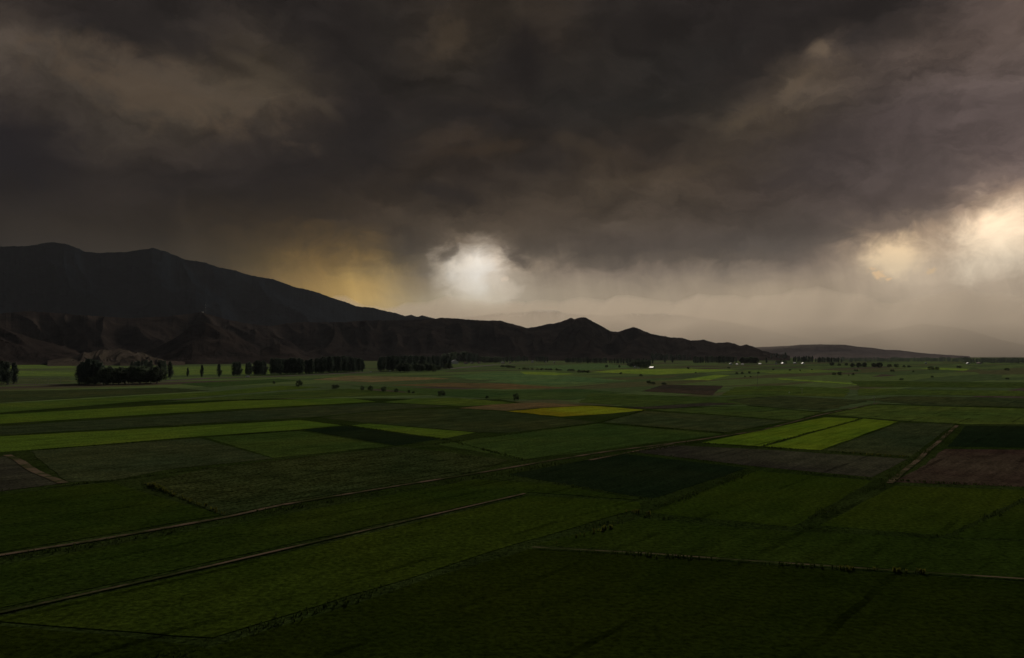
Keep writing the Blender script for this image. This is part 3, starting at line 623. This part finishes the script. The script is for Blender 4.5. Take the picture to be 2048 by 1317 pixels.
# along the road, left to right
row('poplar', -10, 771, 30, 771, 4, 728, 727, 'dark poplar of the clump cut by the left edge of the photo', 'poplars at the left edge', 1.3, 2, 2, -4)
row('poplar', 158, 770, 203, 770, 10, 729, 729, 'dark poplar in the fan shaped clump left of the long willow hedge', 'poplars left of the willow hedge', 1.25, 1.5, 3, -8)
row('willow', 174, 770.5, 198, 770.5, 2, 753, 754, 'low rounded willow at the foot of the fan shaped poplar clump', 'small willows by the poplar clump', 1.1, .5, .3)
row('willow', 208, 770, 322, 767.5, 9, 734, 733, 'broad willow in the long rounded hedge beside the road', 'willows of the roadside hedge', 1.0, 1, 1.2, -1)
row('poplar', 262, 747, 305, 747, 9, 722, 724, 'poplar standing behind the long willow hedge', 'poplars behind the willow hedge', 1.2, 1.5, 2)
row('poplar', 316, 753, 331, 752, 4, 721, 721, 'taller poplar rising behind the right end of the willow hedge', 'poplars at the right end of the willow hedge', 1.1, 1.5, 1)
tree('poplar', 340, 758.5, 724.5, 'single slender poplar just right of the willow hedge', wide=1.1)
tree('poplar', 375.5, 754.2, 736, 'smallest single young poplar right of the willow hedge', wide=1.0)
tree('poplar', 404, 755.5, 731, 'thin sparse young poplar between the smallest one and the dark egg shaped one', wide=1.0)
tree('poplar', 438.5, 755, 728.5, 'dark egg shaped poplar standing alone left of the three-tree clump', wide=1.25)
row('poplar', 464, 752.8, 483, 752.4, 3, 726, 725, 'poplar in the small clump of three left of the white van', 'clump of three poplars', 1.2, .8, .4)
row('poplar', 490, 752, 503, 751.8, 2, 727, 725, 'poplar of the pair directly behind the white van', 'pair of poplars behind the white van', 1.2, .8, .4)
row('poplar', 508, 752, 532, 751.5, 6, 724, 724, 'poplar in the clump just right of the white van', 'poplars right of the white van', 1.2, 1, .6, -1)
row('poplar', 542, 751, 606, 749.5, 16, 719, 719, 'poplar in the dense dark row whose left end stands right of the road gap', 'first dense poplar row', 1.15, 1, 1.4, -.5)
row('poplar', 609, 749, 624, 748.5, 5, 720, 720, 'poplar of the short clump between the two dense rows', 'poplars between the two dense rows', 1.1, 1, .8)
row('poplar', 629, 748.5, 728, 744.5, 26, 719, 720, 'poplar in the long domed row left of the pale road gap', 'domed poplar row', 1.15, 1, 1.6, -6)
row('poplar', 757, 744, 862, 741, 25, 716, 714, 'poplar in the row standing behind the round willows', 'poplar row behind the willows', 1.15, .9, 1.8, -2)
row('poplar', 864, 740, 902, 738.5, 11, 713, 717, 'poplar at the right end of the row beyond the willows', 'poplars at the end of the row', 1.15, 1.4, 1.5)
row('willow', 797, 745, 818, 745, 3, 727, 727, 'pale round willow in the left mound before the poplar row', 'willows of the left mound', 1.0, .5, .6, -1)
row('willow', 829, 744, 843, 744, 2, 728, 728, 'pale willow in the low middle mound before the poplar row', 'willows of the middle mound', 1.0, .6, .5)
row('willow', 852, 743.5, 869, 743, 3, 727, 728, 'pale willow in the right mound before the poplar row', 'willows of the right mound', 1.0, .6, .5)
tree('bush', 868, 744.5, 737, 'small round bush at the foot of the rightmost willow mound', wide=1.3)
tree('willow', 877, 741.5, 731, 'small dark willow right of the willow mounds', wide=1.0)
row('bush', 893, 738.5, 901, 738.5, 2, 727, 727, 'dark round tree closing the right end of the roadside poplars', 'round trees ending the poplar row', 1.1, .6, .5)
row('willow', 888, 726.6, 935, 726, 14, 709, 704, 'hazy tree in the tall wood behind the white barn', 'wood behind the white barn', .85, 1.5, 2, -1)
row('poplar', 934, 727, 962, 726, 9, 705, 711, 'poplar at the right side of the wood behind the white barn', 'poplars right of the barn wood', 1.1, 1.5, 1.2)
row('willow', 966, 727, 1000, 726, 8, 714, 713, 'rounded village tree right of the dirt road end', 'village trees by the road end', .9, 1, 1)
row('poplar', 1002, 725.5, 1055, 724.5, 14, 713, 713, 'grey green tree of the village belt left of the white house', 'village belt left of the white house', 1.3, 1.2, 1)
row('poplar', 1070, 725, 1096, 725, 7, 714, 714, 'grey green tree of the village belt right of the white house', 'village belt right of the white house', 1.3, 1.2, 1)
row('poplar', 1130, 727, 1215, 728, 24, 716, 716, 'hazy poplar in the long even belt under the twin peaked hill', 'long even poplar belt', 1.3, .8, 1.2)
row('poplar', 1218, 728, 1308, 729.5, 20, 717, 718, 'hazy poplar in the right half of the long belt under the hills', 'right half of the poplar belt', 1.3, .8, 1.2)
row('willow', 1259, 735, 1295, 736.5, 6, 723, 720, 'dark broad tree in the clump beside the pale shed', 'trees beside the pale shed', 1.0, 1, 1)
row('poplar', 1302, 722, 1382, 722, 18, 708, 712, 'black conifer-like tree in the dark row at the foot of the low ridge', 'dark row at the foot of the ridge', 1.2, 1.5, 1)
tree('poplar', 1330, 726.5, 715.5, 'left of the two single dark trees standing before the dark row', wide=1.3)
tree('poplar', 1345, 726.5, 714.5, 'right of the two single dark trees standing before the dark row', wide=1.2)
row('poplar', 1387, 727.5, 1407, 727.5, 7, 714, 714, 'black poplar in the short dark block left of the long dark block', 'short dark poplar block', 1.2, .8, 1)
row('poplar', 1410, 727.5, 1473, 727.5, 18, 713, 714, 'black poplar in the long dark block at the end of the ridge', 'long dark poplar block', 1.2, .9, 1)
row('willow', 1481, 727.5, 1515, 727.5, 9, 715, 716, 'dark rounded tree in the block right of the long dark poplars', 'dark rounded tree block', .9, .8, 1, -1.5)
tree('poplar', 1533, 727, 716, 'single dark poplar left of the small white houses on the right', wide=1.3)
row('poplar', 1541, 721, 1574, 721, 6, 709, 709, 'dark tree on the skyline above the small white houses', 'skyline trees above the white houses', 1.0, 2.5, 1)
row('bush', 1550, 728, 1573, 728, 3, 720, 721, 'small dark tree standing among the white houses', 'trees among the white houses', 1.1, 1, .5)
row('poplar', 1586, 725.5, 1626, 726, 11, 713, 714, 'dark tree in the broken row right of the white houses', 'broken row right of the white houses', 1.3, 1.2, 1)
row('poplar', 1629, 726, 1684, 727, 12, 715, 717, 'blue grey tree in the fading right end of the broken row', 'fading end of the broken row', 1.4, 1.2, 1)
NB = 0
BUSH = [ # px, base, top, width factor, label
 (598,774,759,'bush',.85,'upright leafy tree in the field just below the dense poplar row'),
 (547.5,768.5,762,'bush',.8,'tiny bush left of the upright leafy tree below the poplar row'),
 (670,778.5,769,'bush',1.7,'wide low bush, first of the line of bushes across the green fields'),
 (724.5,781.5,771.5,'bush',.8,'narrow bush next to a slightly taller one, second in the field line'),
 (741,782.5,770.5,'bush',.85,'taller narrow bush, third in the line across the fields'),
 (768,784.5,772.5,'bush',.95,'dark oval bush, fourth in the line across the fields'),
 (792.5,785.5,777,'bush',.9,'small ragged bush, fifth in the line across the fields'),
 (818,787,780,'bush',.8,'small pointed bush beside a lower one in the field line'),
 (826.5,787.8,782.5,'bush',1.1,'lowest bush touching the small pointed one'),
 (883,792.5,781,'bush',1.35,'large round bush in the green field centre left'),
 (974,798,791.5,'bush',1.0,'small bush left of the solitary oval tree'),
 (1032,801.5,786.5,'bush',.8,'solitary dark oval tree with a short trunk above the tan field'),
 (1289,737,727,'bush',1.3,'dark tree directly left of the pale long shed'),
 (1213,735.5,729.5,'bush',1.0,'lone round tree in the far fields below the long poplar belt'),
 (1238.5,735.5,730.5,'bush',1.0,'small lone tree right of another below the long poplar belt'),
 (1242,749,745,'bush',1.6,'low bush in the fields left of the paired bushes'),
 (1282,753.5,748,'bush',1.4,'ragged low tree above the pair of dark bushes'),
 (1298,769,760.5,'bush',1.2,'left and taller bush of the dark pair above the brown field'),
 (1307,769.5,763.5,'bush',1.4,'right and lower bush of the dark pair above the brown field'),
 (1328,770,764.5,'bush',1.9,'flat wide bush above the brown field'),
 (1376.5,739,734,'bush',1.0,'lone bush below the two single dark trees'),
 (1391.5,747.5,744,'bush',1.0,'tiny bush on the edge of the dark green strip'),
 (1457.5,738,734,'bush',1.5,'low shrub below the long dark poplar block'),
 (1473.5,748.8,744.5,'bush',1.4,'leftmost of four bushes in a row in the far fields'),
 (1484.5,748.8,744,'bush',1.2,'second of four bushes in a row in the far fields'),
 (1499,747.8,742.5,'bush',1.1,'third of four bushes in a row, the highest of them'),
 (1517,748,743.5,'bush',1.1,'last of four bushes in a row, next to the utility pole'),
 (1490,754.5,751.5,'bush',1.3,'left bush of the small pair under the row of four'),
 (1501,755,752,'bush',1.3,'right bush of the small pair under the row of four'),
 (1546.5,741,738,'bush',1.5,'small flat bush below the skyline trees'),
 (1580,742.5,738.5,'bush',1.2,'small bush below the broken tree row, left of another'),
 (1600,742.5,739.5,'bush',1.0,'smaller bush right of its neighbour below the broken tree row'),
 (1624,740.8,738,'bush',1.0,'tiny bush below the fading trees'),
 (1668,751,745,'bush',1.3,'wide bush, left of a touching pair at right'),
 (1679.5,751.5,743.5,'bush',1.1,'taller reddish bush, right of a touching pair at right'),
 (1697.5,752,749.5,'bush',1.0,'tiny bush between the touching pair and a round bush'),
 (1706,751,746,'bush',1.1,'round bush right of the touching pair'),
 (1712,743,738.5,'bush',1.7,'low wide bush above the round one'),
 (1785,744,739,'bush',1.5,'reddish brown shrub in the far right fields'),
 (1803,761,756.5,'bush',1.9,'flat dark bush alone in the right fields'),
 (1826.5,745,741.5,'bush',1.2,'small bush in the pale field at right'),
 (1864.5,756,751.5,'bush',1.2,'bush between the flat dark bush and the right edge'),
 (1862,740.5,733,'bush',1.7,'broad dark tree beside a rounder one in the far right fields'),
 (1874,740.5,733.5,'bush',1.1,'rounder light green tree beside a broad dark one'),
 (1918,737,731,'bush',1.4,'broad bush right of the paired trees'),
 (2013.5,742.5,736,'bush',1.4,'isolated bush near the right edge'),
 (2015,759.5,755.5,'bush',1.6,'low dull bush near the right edge, below another'),
 (1664,732,724.5,'willow',1.2,'blue grey tree, leftmost of the hazy group'),
 (1678.5,732.5,727,'bush',1.2,'small green tree between blue grey ones'),
 (1693,732,726,'willow',1.1,'small hazy tree left of the large blue clump'),
 (1705,735,726.5,'willow',1.2,'left tree of the large blue grey clump'),
 (1717,735.5,725.5,'willow',1.2,'middle tree of the large blue grey clump'),
 (1729,735,725,'willow',1.1,'right tree of the large blue grey clump'),
 (1748,735.5,726,'willow',1.1,'left half of the hazy purple grey pair'),
 (1759,736,724.5,'willow',1.1,'right and taller half of the hazy purple grey pair'),
 (1779,735,728,'bush',1.2,'round grey green tree right of the purple grey pair'),
 (1793,735.5,728,'bush',1.3,'round tree, second right of the purple grey pair'),
 (1808,735.5,730.5,'bush',1.2,'small tree, third right of the purple grey pair'),
 (1818,736,730.5,'bush',1.4,'wider low tree, fourth right of the purple grey pair'),
]
for px, by, ty, kd, wd_, lb in BUSH: tree(kd, px, by, ty, lb, None, wd_)
row('bush', 1003, 735.5, 1030, 737.5, 4, 730, 731, 'bush in the hedge leading from the village down to the fields', 'village hedge bushes', 1.5, .8, .4)
row('bush', 1034, 739.5, 1125, 742.5, 10, 735, 737, 'dark bush in the broken hedge across the far green fields', 'broken hedge bushes', 1.5, 1, .4)
row('bush', 1135, 743, 1148, 743.5, 2, 738, 738, 'bush of the pair at the right end of the broken hedge', 'bushes at the hedge end', 1.6, .4, .2)
row('bush', 1154, 746, 1178, 746.5, 4, 740, 742, 'bush in the dense dark strip of hedge above the green field', 'dense dark hedge strip', 1.3, .8, .2)
# far-off wood on the right skyline: one mass
def wood(px0, px1, by, ty, n, name, label):
    V = []; Fc = []; rg = random.Random(3)
    for i in range(n):
        px = rg.uniform(px0, px1); b = by - rg.random() * 3; x, y = at(px, b); D = math.hypot(x, y)
        cx = mn.noise(Vector((px * .05, 1, 1))); h = CAMH + az_tan(px, ty)[1] * D; h *= .82 + .3 * cx + rg.uniform(-.12, .14); w = h * rg.uniform(.16, .42)
        for q in range(60):
            z = h * (.05 + .95 * rg.random()); k = w * math.sin(math.pi * min(1, z / h * .8 + .15)) ; a = rg.random() * 6.283; r = k * math.sqrt(rg.random())
            p = Vector((x + math.cos(a) * r, y + math.sin(a) * r, z)); s = rg.uniform(.6, 1.5)
            u = Vector((rg.gauss(0, 1), rg.gauss(0, 1), rg.gauss(0, 1))).normalized(); v_ = u.orthogonal().normalized(); b0 = len(V)
            V += [tuple(p + u * s), tuple(p + v_ * s), tuple(p - u * s), tuple(p - v_ * s)]; Fc.append((b0, b0 + 1, b0 + 2, b0 + 3))
    link(name, mesh(name, V, Fc, pop_l), kind='stuff', label=label, category='wood')
wood(1640, 1932, 724.5, 714.5, 420, 'distant_wood', 'dark far-off wood along the skyline at right')
wood(1925, 2110, 727.5, 715, 260, 'distant_wood', 'blue grey far-off wood reaching the right edge')

# ---------------------------------------------------------------- houses
def pmat(name, c, rough=.7, lo=.85, hi=1.1):
    m = Mat(name, rough, .3); m.color(m.tint(c, lo, hi, m.noise(m.mapping(), 1.3, 4))); return m.m
white = pmat('whitewashed_wall', (0.62, 0.60, 0.56)); cream = pmat('cream_wall', (0.42, 0.37, 0.30)); tin = pmat('pale_tin_roof', (0.42, 0.43, 0.44), .5)
redr = pmat('rusty_roof', (0.20, 0.08, 0.06)); greyr = pmat('grey_slate_roof', (0.14, 0.14, 0.14)); dark = pmat('dark_window_glass', (0.03, 0.035, 0.04), .2); wood_m = pmat('brown_door_wood', (0.10, 0.06, 0.04))
def house(px, by, wpx, hpx, wall, roof, label, rz=0.0, name='house', cat='house', depth=.7, nw=3, roofk=.42):
    x, y = at(px, by); D = math.hypot(x, y); w = wpx * D / F; h = hpx * D / F; d = w * depth; eh = h * (1 - roofk)
    az = math.atan2(x, y); o = thing(name, label, cat, (x, y, 0), -az + rz)
    g = G(); g.prism([(-w/2, 0), (w/2, 0), (w/2, eh), (0, h - .15), (-w/2, eh)], -d/2, d/2); link('wall', g.mesh('wall', wall), o)
    r = G(); t = max(.15, w * .02)
    for s in (-1, 1):
        r.prism([(0, h), (s * (w/2 + t*2), eh - t), (s * (w/2 + t*2), eh), (0, h + t)][::s], -d/2 - t*2, d/2 + t*2)
    ro = link('roof', r.mesh('roof', roof), o)
    c = G().box(w*.18, w*.18 + .8, -.4, .4, h * .8, h * 1.12); link('chimney', c.mesh('chimney', wall), ro)
    dr = G().box(-w*.42, -w*.42 + min(1.4, w*.2), -d/2 - .06, -d/2 + .02, 0, min(2.3, eh * .8)); link('door', dr.mesh('door', wood_m), o)
    for i in range(nw):
        cx = -w*.18 + i * w * .26; ws = min(1.6, w * .12) / 2; z0 = eh * .4; z1 = min(eh * .85, z0 + 1.8)
        wn = link('window', G().box(cx - ws, cx + ws, -d/2 - .05, -d/2 + .02, z0, z1).mesh('window', dark), o)
        fr = G(); fr.box(cx - ws - .1, cx + ws + .1, -d/2 - .09, -d/2 - .01, z0 - .12, z0 - .002); fr.box(cx - ws - .1, cx + ws + .1, -d/2 - .09, -d/2 - .01, z1 + .002, z1 + .12)
        link('frame', fr.mesh('frame', white), wn)
HS = [
 (909, 728, 13, 7.5, white, tin, 'large white gabled barn at the end of the roadside poplars', 'barn', 'barn', .3),
 (932, 728.5, 7, 4, cream, redr, 'small cottage with rusty roof right of the white barn', 'house', 'house', .8),
 (944, 727.5, 6, 3.6, cream, greyr, 'small cottage with grey roof under the wood right of the barn', 'house', 'house', .4),
 (958, 727.5, 6, 3.5, cream, redr, 'cottage at the foot of the wood beside the pale dirt road', 'house', 'house', 1.0),
 (1006, 727.5, 8, 3.4, cream, greyr, 'low long village house left of the tree belt', 'house', 'house', 1.2),
 (1020, 727, 5, 3, cream, redr, 'tiny red roofed house in front of the village belt', 'house', 'house', .2),
 (1065, 725.5, 5.5, 4.5, white, tin, 'bright white house in the gap of the village tree belt', 'house', 'house', 0),
 (1091.5, 726.5, 3, 3, white, tin, 'tiny bright white hut at the right end of the village', 'hut', 'hut', 0),
 (1108.5, 726.5, 3.5, 2.6, cream, tin, 'small cream hut standing alone right of the village', 'hut', 'hut', .4),
 (1270, 736, 4, 3.6, white, tin, 'small white gabled hut left of the dark broad trees', 'hut', 'hut', .3),
 (1277, 737, 3.4, 2.4, white, greyr, 'lower white hut touching the dark broad trees', 'hut', 'hut', .7),
 (1304, 737.5, 11, 3.4, cream, tin, 'long low pale shed right of the dark broad trees', 'shed', 'shed', 1.1),
 (1461.5, 730, 6, 3.8, white, tin, 'white gabled house below the long dark poplar block', 'house', 'house', .1),
 (1474, 730, 5, 2, white, tin, 'low white shed right of the white gabled house', 'shed', 'shed', 1.3),
 (1485, 730, 6, 2, white, greyr, 'flat white shed with grey roof, second right of the gabled house', 'shed', 'shed', 1.3),
 (1520, 729.2, 6, 2, cream, tin, 'flat pale shed between the dark tree blocks', 'shed', 'shed', 1.3),
 (1552, 728.8, 3.5, 3, white, tin, 'narrow white house beside a small dark tree', 'house', 'house', 0),
 (1566, 728.5, 6, 2.6, cream, tin, 'pale house between two small dark trees', 'house', 'house', .6),
 (1590, 727.8, 6, 2.4, white, greyr, 'white house at the left end of the broken tree row', 'house', 'house', 1.0),
 (1606, 729, 5.5, 2.8, white, tin, 'rightmost bright white house before the broken tree row', 'house', 'house', .4),
 (458.5, 727.8, 5, 2.4, white, tin, 'tiny pale farmhouse far behind the roadside poplars', 'house', 'house', .5),
 (207, 730.5, 13, 4, cream, greyr, 'long grey farm building at the foot of the sandy slope', 'barn', 'barn', 1.2),
 (1852, 728.3, 3.5, 3, white, tin, 'tiny white house before the far-off wood', 'house', 'house', 0),
 (1936, 729, 5, 3, white, tin, 'tiny white house right of its twin before the far-off wood', 'house', 'house', .4),
 (1958, 728.5, 7, 3, cream, redr, 'far house with a reddish roof near the blue grey wood', 'house', 'house', 1.0),
]
for h_ in HS: house(*h_[:6], h_[6], h_[9], h_[7], h_[8])

# ---------------------------------------------------------------- vehicles
paint_w = pmat('white_car_paint', (0.88, 0.89, 0.90), .25, .97, 1.0); tyre = pmat('black_tyre', (0.02, 0.02, 0.02)); rim = pmat('steel_rim', (0.4, 0.4, 0.4), .4); lampm = pmat('headlight_glass', (0.7, 0.7, 0.65), .2)
def vehicle(px, by, van, label, name, cat, L):
    x, y = at(px, by, .29); D = math.hypot(x, y)
    i = max(q for q in range(len(ROAD) - 1) if ROAD[q][0] <= px); a, b = at(*ROAD[i]), at(*ROAD[i + 1])
    o = thing(name, label, cat, (x, y, .29), math.atan2(b[1] - a[1], b[0] - a[0]) + math.pi)
    k = L / 4.6; w = .9
    body = [(-2.3,.3),(2.2,.3),(2.3,.7),(2.15,.95),(1.2,1.05),(-2.25,1.05)] if not van else [(-2.3,.3),(2.2,.3),(2.3,.8),(2.1,1.15),(1.75,1.2),(-2.3,1.25)]
    cab = [(-2.0,1.052),(1.15,1.052),(.5,1.5),(-1.5,1.5)] if not van else [(-2.28,1.252),(1.7,1.202),(1.1,2.0),(-2.2,2.0)]
    s = lambda pr: [(p * k, q) for p, q in pr]
    bd = link('body', G().prism(s(body), -w, w).mesh('body', paint_w), o)
    link('cabin', G().prism(s(cab), -w + .08, w - .08).mesh('cabin', paint_w), o)
    g = G(); z0, z1 = (1.12, 1.42) if not van else (1.35, 1.8); xr = .55 * k if not van else 1.1 * k
    for sd in (-1, 1):
        g.box(-1.5 * k, -.5 * k, sd * (w - .08) - .012, sd * (w - .08) + .012, z0, z1); g.box(-.4 * k, xr, sd * (w - .08) - .012, sd * (w - .08) + .012, z0, z1)
    link('window', g.mesh('window', dark), o)
    for wx in (-1.4, 1.4):
        for sd in (-1, 1):
            wh = link('wheel', G().tube((wx * k, sd * (w - .18), .34), (wx * k, sd * (w + .02), .34), .34, .34, 16).mesh('wheel', tyre), o)
            link('rim', G().tube((wx * k, sd * (w + .021), .34), (wx * k, sd * (w + .035), .34), .2, .19, 12).mesh('rim', rim), wh)
    for sd in (-1, 1): link('headlight', G().box(2.2 * k, 2.32 * k, sd * .65 - .18, sd * .65 + .18, .62, .8).mesh('headlight', lampm), o)
vehicle(495, 754.6, True, 'bright white van driving on the road behind the pair of poplars', 'white_van', 'van', 5.6)
vehicle(741.5, 744.6, False, 'white car in the pale gap between the two long poplar rows', 'parked_car', 'car', 4.4)
vehicle(779.5, 743.0, False, 'small pale car at the left foot of the poplar row behind the willows', 'parked_car', 'car', 4.2)

# ---------------------------------------------------------------- poles and the hilltop mast
polem = pmat('weathered_pole', (0.28, 0.26, 0.22))
def pole(px, by, hpx, label, group=None, arm=True, mat=None):
    x, y = at(px, by); D = math.hypot(x, y); h = hpx * D / F
    o = thing('utility_pole', label, 'pole', (x, y, 0), -math.atan2(x, y), group=group)
    link('post', G().tube((0, 0, -.2), (0, 0, h), .16, .10).mesh('post', mat or polem), o)
    if arm:
        link('crossarm', G().box(-.9, .9, -.07, .07, h - .9, h - .75).mesh('crossarm', mat or polem), o)
        for s in (-.8, 0, .8): link('insulator', G().tube((s, 0, h - .75), (s, 0, h - .5), .07, .05).mesh('insulator', white), o)
pole(1515, 775, 27, 'tall utility pole standing alone in the far green strips')
pole(1604, 787.5, 11, 'short utility pole right of the tall one')
pole(1748.5, 808, 14, 'utility pole at the edge of the green field right of the bright field')
for px, by, hp, lb in ((64,747,10,'thin pole in the meadow right of the edge poplars, farthest from the road'),(71,768.5,11,'thin roadside pole nearest the edge poplars'),(78,768.3,10,'thin roadside pole, second from the edge poplars'),(96,768,10,'thin roadside pole, third from the edge poplars'),(121,767.8,11,'thin roadside pole nearest the fan shaped poplar clump')):
    pole(px, by, hp, lb, 'thin poles by the road')
x, y = at(1578.5, 788); o = thing('marker_post', 'tiny white marker post in the green strips left of the short pole', 'marker post', (x, y, 0))
link('post', G().tube((0, 0, 0), (0, 0, 1.3), .12, .12).mesh('post', polem), o); link('sign_plate', G().box(-.35, .35, -.16, -.125, .8, 1.5).mesh('sign_plate', paint_w), o)
# mast on the cone of the hill
bpy.context.view_layer.update()
dg = bpy.context.evaluated_depsgraph_get()
def crest(px, r0, r1):
    best = None; a, _ = az_tan(px, 650)
    for r in np.arange(r0, r1, 12.0):
        p = (math.sin(a) * r, math.cos(a) * r)
        h, loc, *_ = sc.ray_cast(dg, Vector((p[0], p[1], 5000)), Vector((0, 0, -1)))
        if h:
            e = (loc.z - CAMH) / r
            if best is None or e > best[0]: best = (e, loc.copy())
    return best[1]
lc = crest(411, 3400, 5200); D = math.hypot(lc.x, lc.y); hh = 22 * D / F
steel = pmat('dark_steel', (0.05, 0.05, 0.05), .6)
o = thing('radio_mast', 'thin lattice radio mast on top of the dark cone shaped hill', 'mast', (lc.x, lc.y, lc.z - 1))
g = G(); R0 = 2.4
for i in range(3):
    a = i * 2.094; g.tube((math.cos(a) * R0, math.sin(a) * R0, 0), (math.cos(a) * .5, math.sin(a) * .5, hh), .35, .22, 5)
    for q in range(12):
        t0, t1 = q / 12, (q + 1) / 12; r0 = R0 + (.5 - R0) * t0; r1 = R0 + (.5 - R0) * t1; a2 = a + 2.094
        g.tube((math.cos(a) * r0, math.sin(a) * r0, hh * t0), (math.cos(a2) * r1, math.sin(a2) * r1, hh * t1), .12, .12, 4)
link('lattice', g.mesh('lattice', steel), o)
link('antenna', G().tube((0, 0, hh * .9), (0, 0, hh * 1.15), .25, .12, 5).mesh('antenna', steel), o)
for z in (.55, .75): link('dish', G().tube((0, -1.6, hh * z), (0, -2.2, hh * z), .3, 1.2, 12).mesh('dish', white), o)
lc = crest(405, 3400, 5200)
o = thing('equipment_hut', 'small pale hut beside the radio mast on the dark hill', 'hut', (lc.x, lc.y, lc.z - .5))
link('wall', G().box(-4, 4, -3, 3, 0, 4).mesh('wall', white), o); link('roof', G().box(-4.4, 4.4, -3.4, 3.4, 4.005, 4.5).mesh('roof', greyr), o)
link('door', G().box(-1, .6, -3.08, -2.99, 0, 2.6).mesh('door', wood_m), o)

# ---------------------------------------------------------------- haze
HZ = 0.000006
hm_ = bpy.data.materials.new('haze_air'); hm_.use_nodes = True; t = hm_.node_tree; t.nodes.clear()
pv = t.nodes.new('ShaderNodeVolumePrincipled'); pv.inputs['Color'].default_value = (0.84, 0.86, 0.92, 1); pv.inputs['Density'].default_value = HZ; pv.inputs['Anisotropy'].default_value = 0.12
mo = t.nodes.new('ShaderNodeOutputMaterial'); t.links.new(pv.outputs[0], mo.inputs['Volume'])
B2 = BIG + 200
link('haze', G().box(-B2, B2, -B2, B2, -3.2, 1560).mesh('haze', hm_), kind='stuff')
rm = hm_.copy(); rm.name = 'rain_veil'; pr = [n for n in rm.node_tree.nodes if n.type == 'PRINCIPLED_VOLUME'][0]
pr.inputs['Density'].default_value = 0.00042; pr.inputs['Anisotropy'].default_value = 0.36; pr.inputs['Color'].default_value = (0.925, 0.80, 0.66, 1)
rb_ = G(); NR = 120                            # ragged-topped curtain: side by side shafts of different height
for q in range(NR):
    f = q / (NR - 1); xf = -2600 + 17000 * f ** 1.1; xr = -4100 + 28000 * f ** 1.1
    hf = 420 + 130 * mn.noise(Vector((f * 26, 1.0, 2.0))) + 70 * mn.noise(Vector((f * 70, 4.0, 2.0)))
    hr = 1210 + 300 * mn.noise(Vector((f * 19, 8.0, 5.0))) + 120 * mn.noise(Vector((f * 60, 3.0, 5.0)))
    lo = min(1.0, max(0.0, (f - .17) / .12)); hf *= .92 + .08 * lo; hr *= .9 + .1 * lo
    rb_.v += [(xf, 9500, -1.5), (xf, 9500, hf), (xr, 15500, hr), (xr, 15500, -1.5)]
for q in range(NR - 1):
    a = q * 4; b = a + 4
    rb_.f += [(a, b, b + 1, a + 1), (a + 1, b + 1, b + 2, a + 2), (a + 2, b + 2, b + 3, a + 3), (a + 3, b + 3, b, a)]
rb_.f += [(0, 1, 2, 3), (NR * 4 - 1, NR * 4 - 2, NR * 4 - 3, NR * 4 - 4)]
link('rain', rb_.mesh('rain', rm), kind='stuff', label='pale veil of falling rain in front of the far mountains', category='rain')
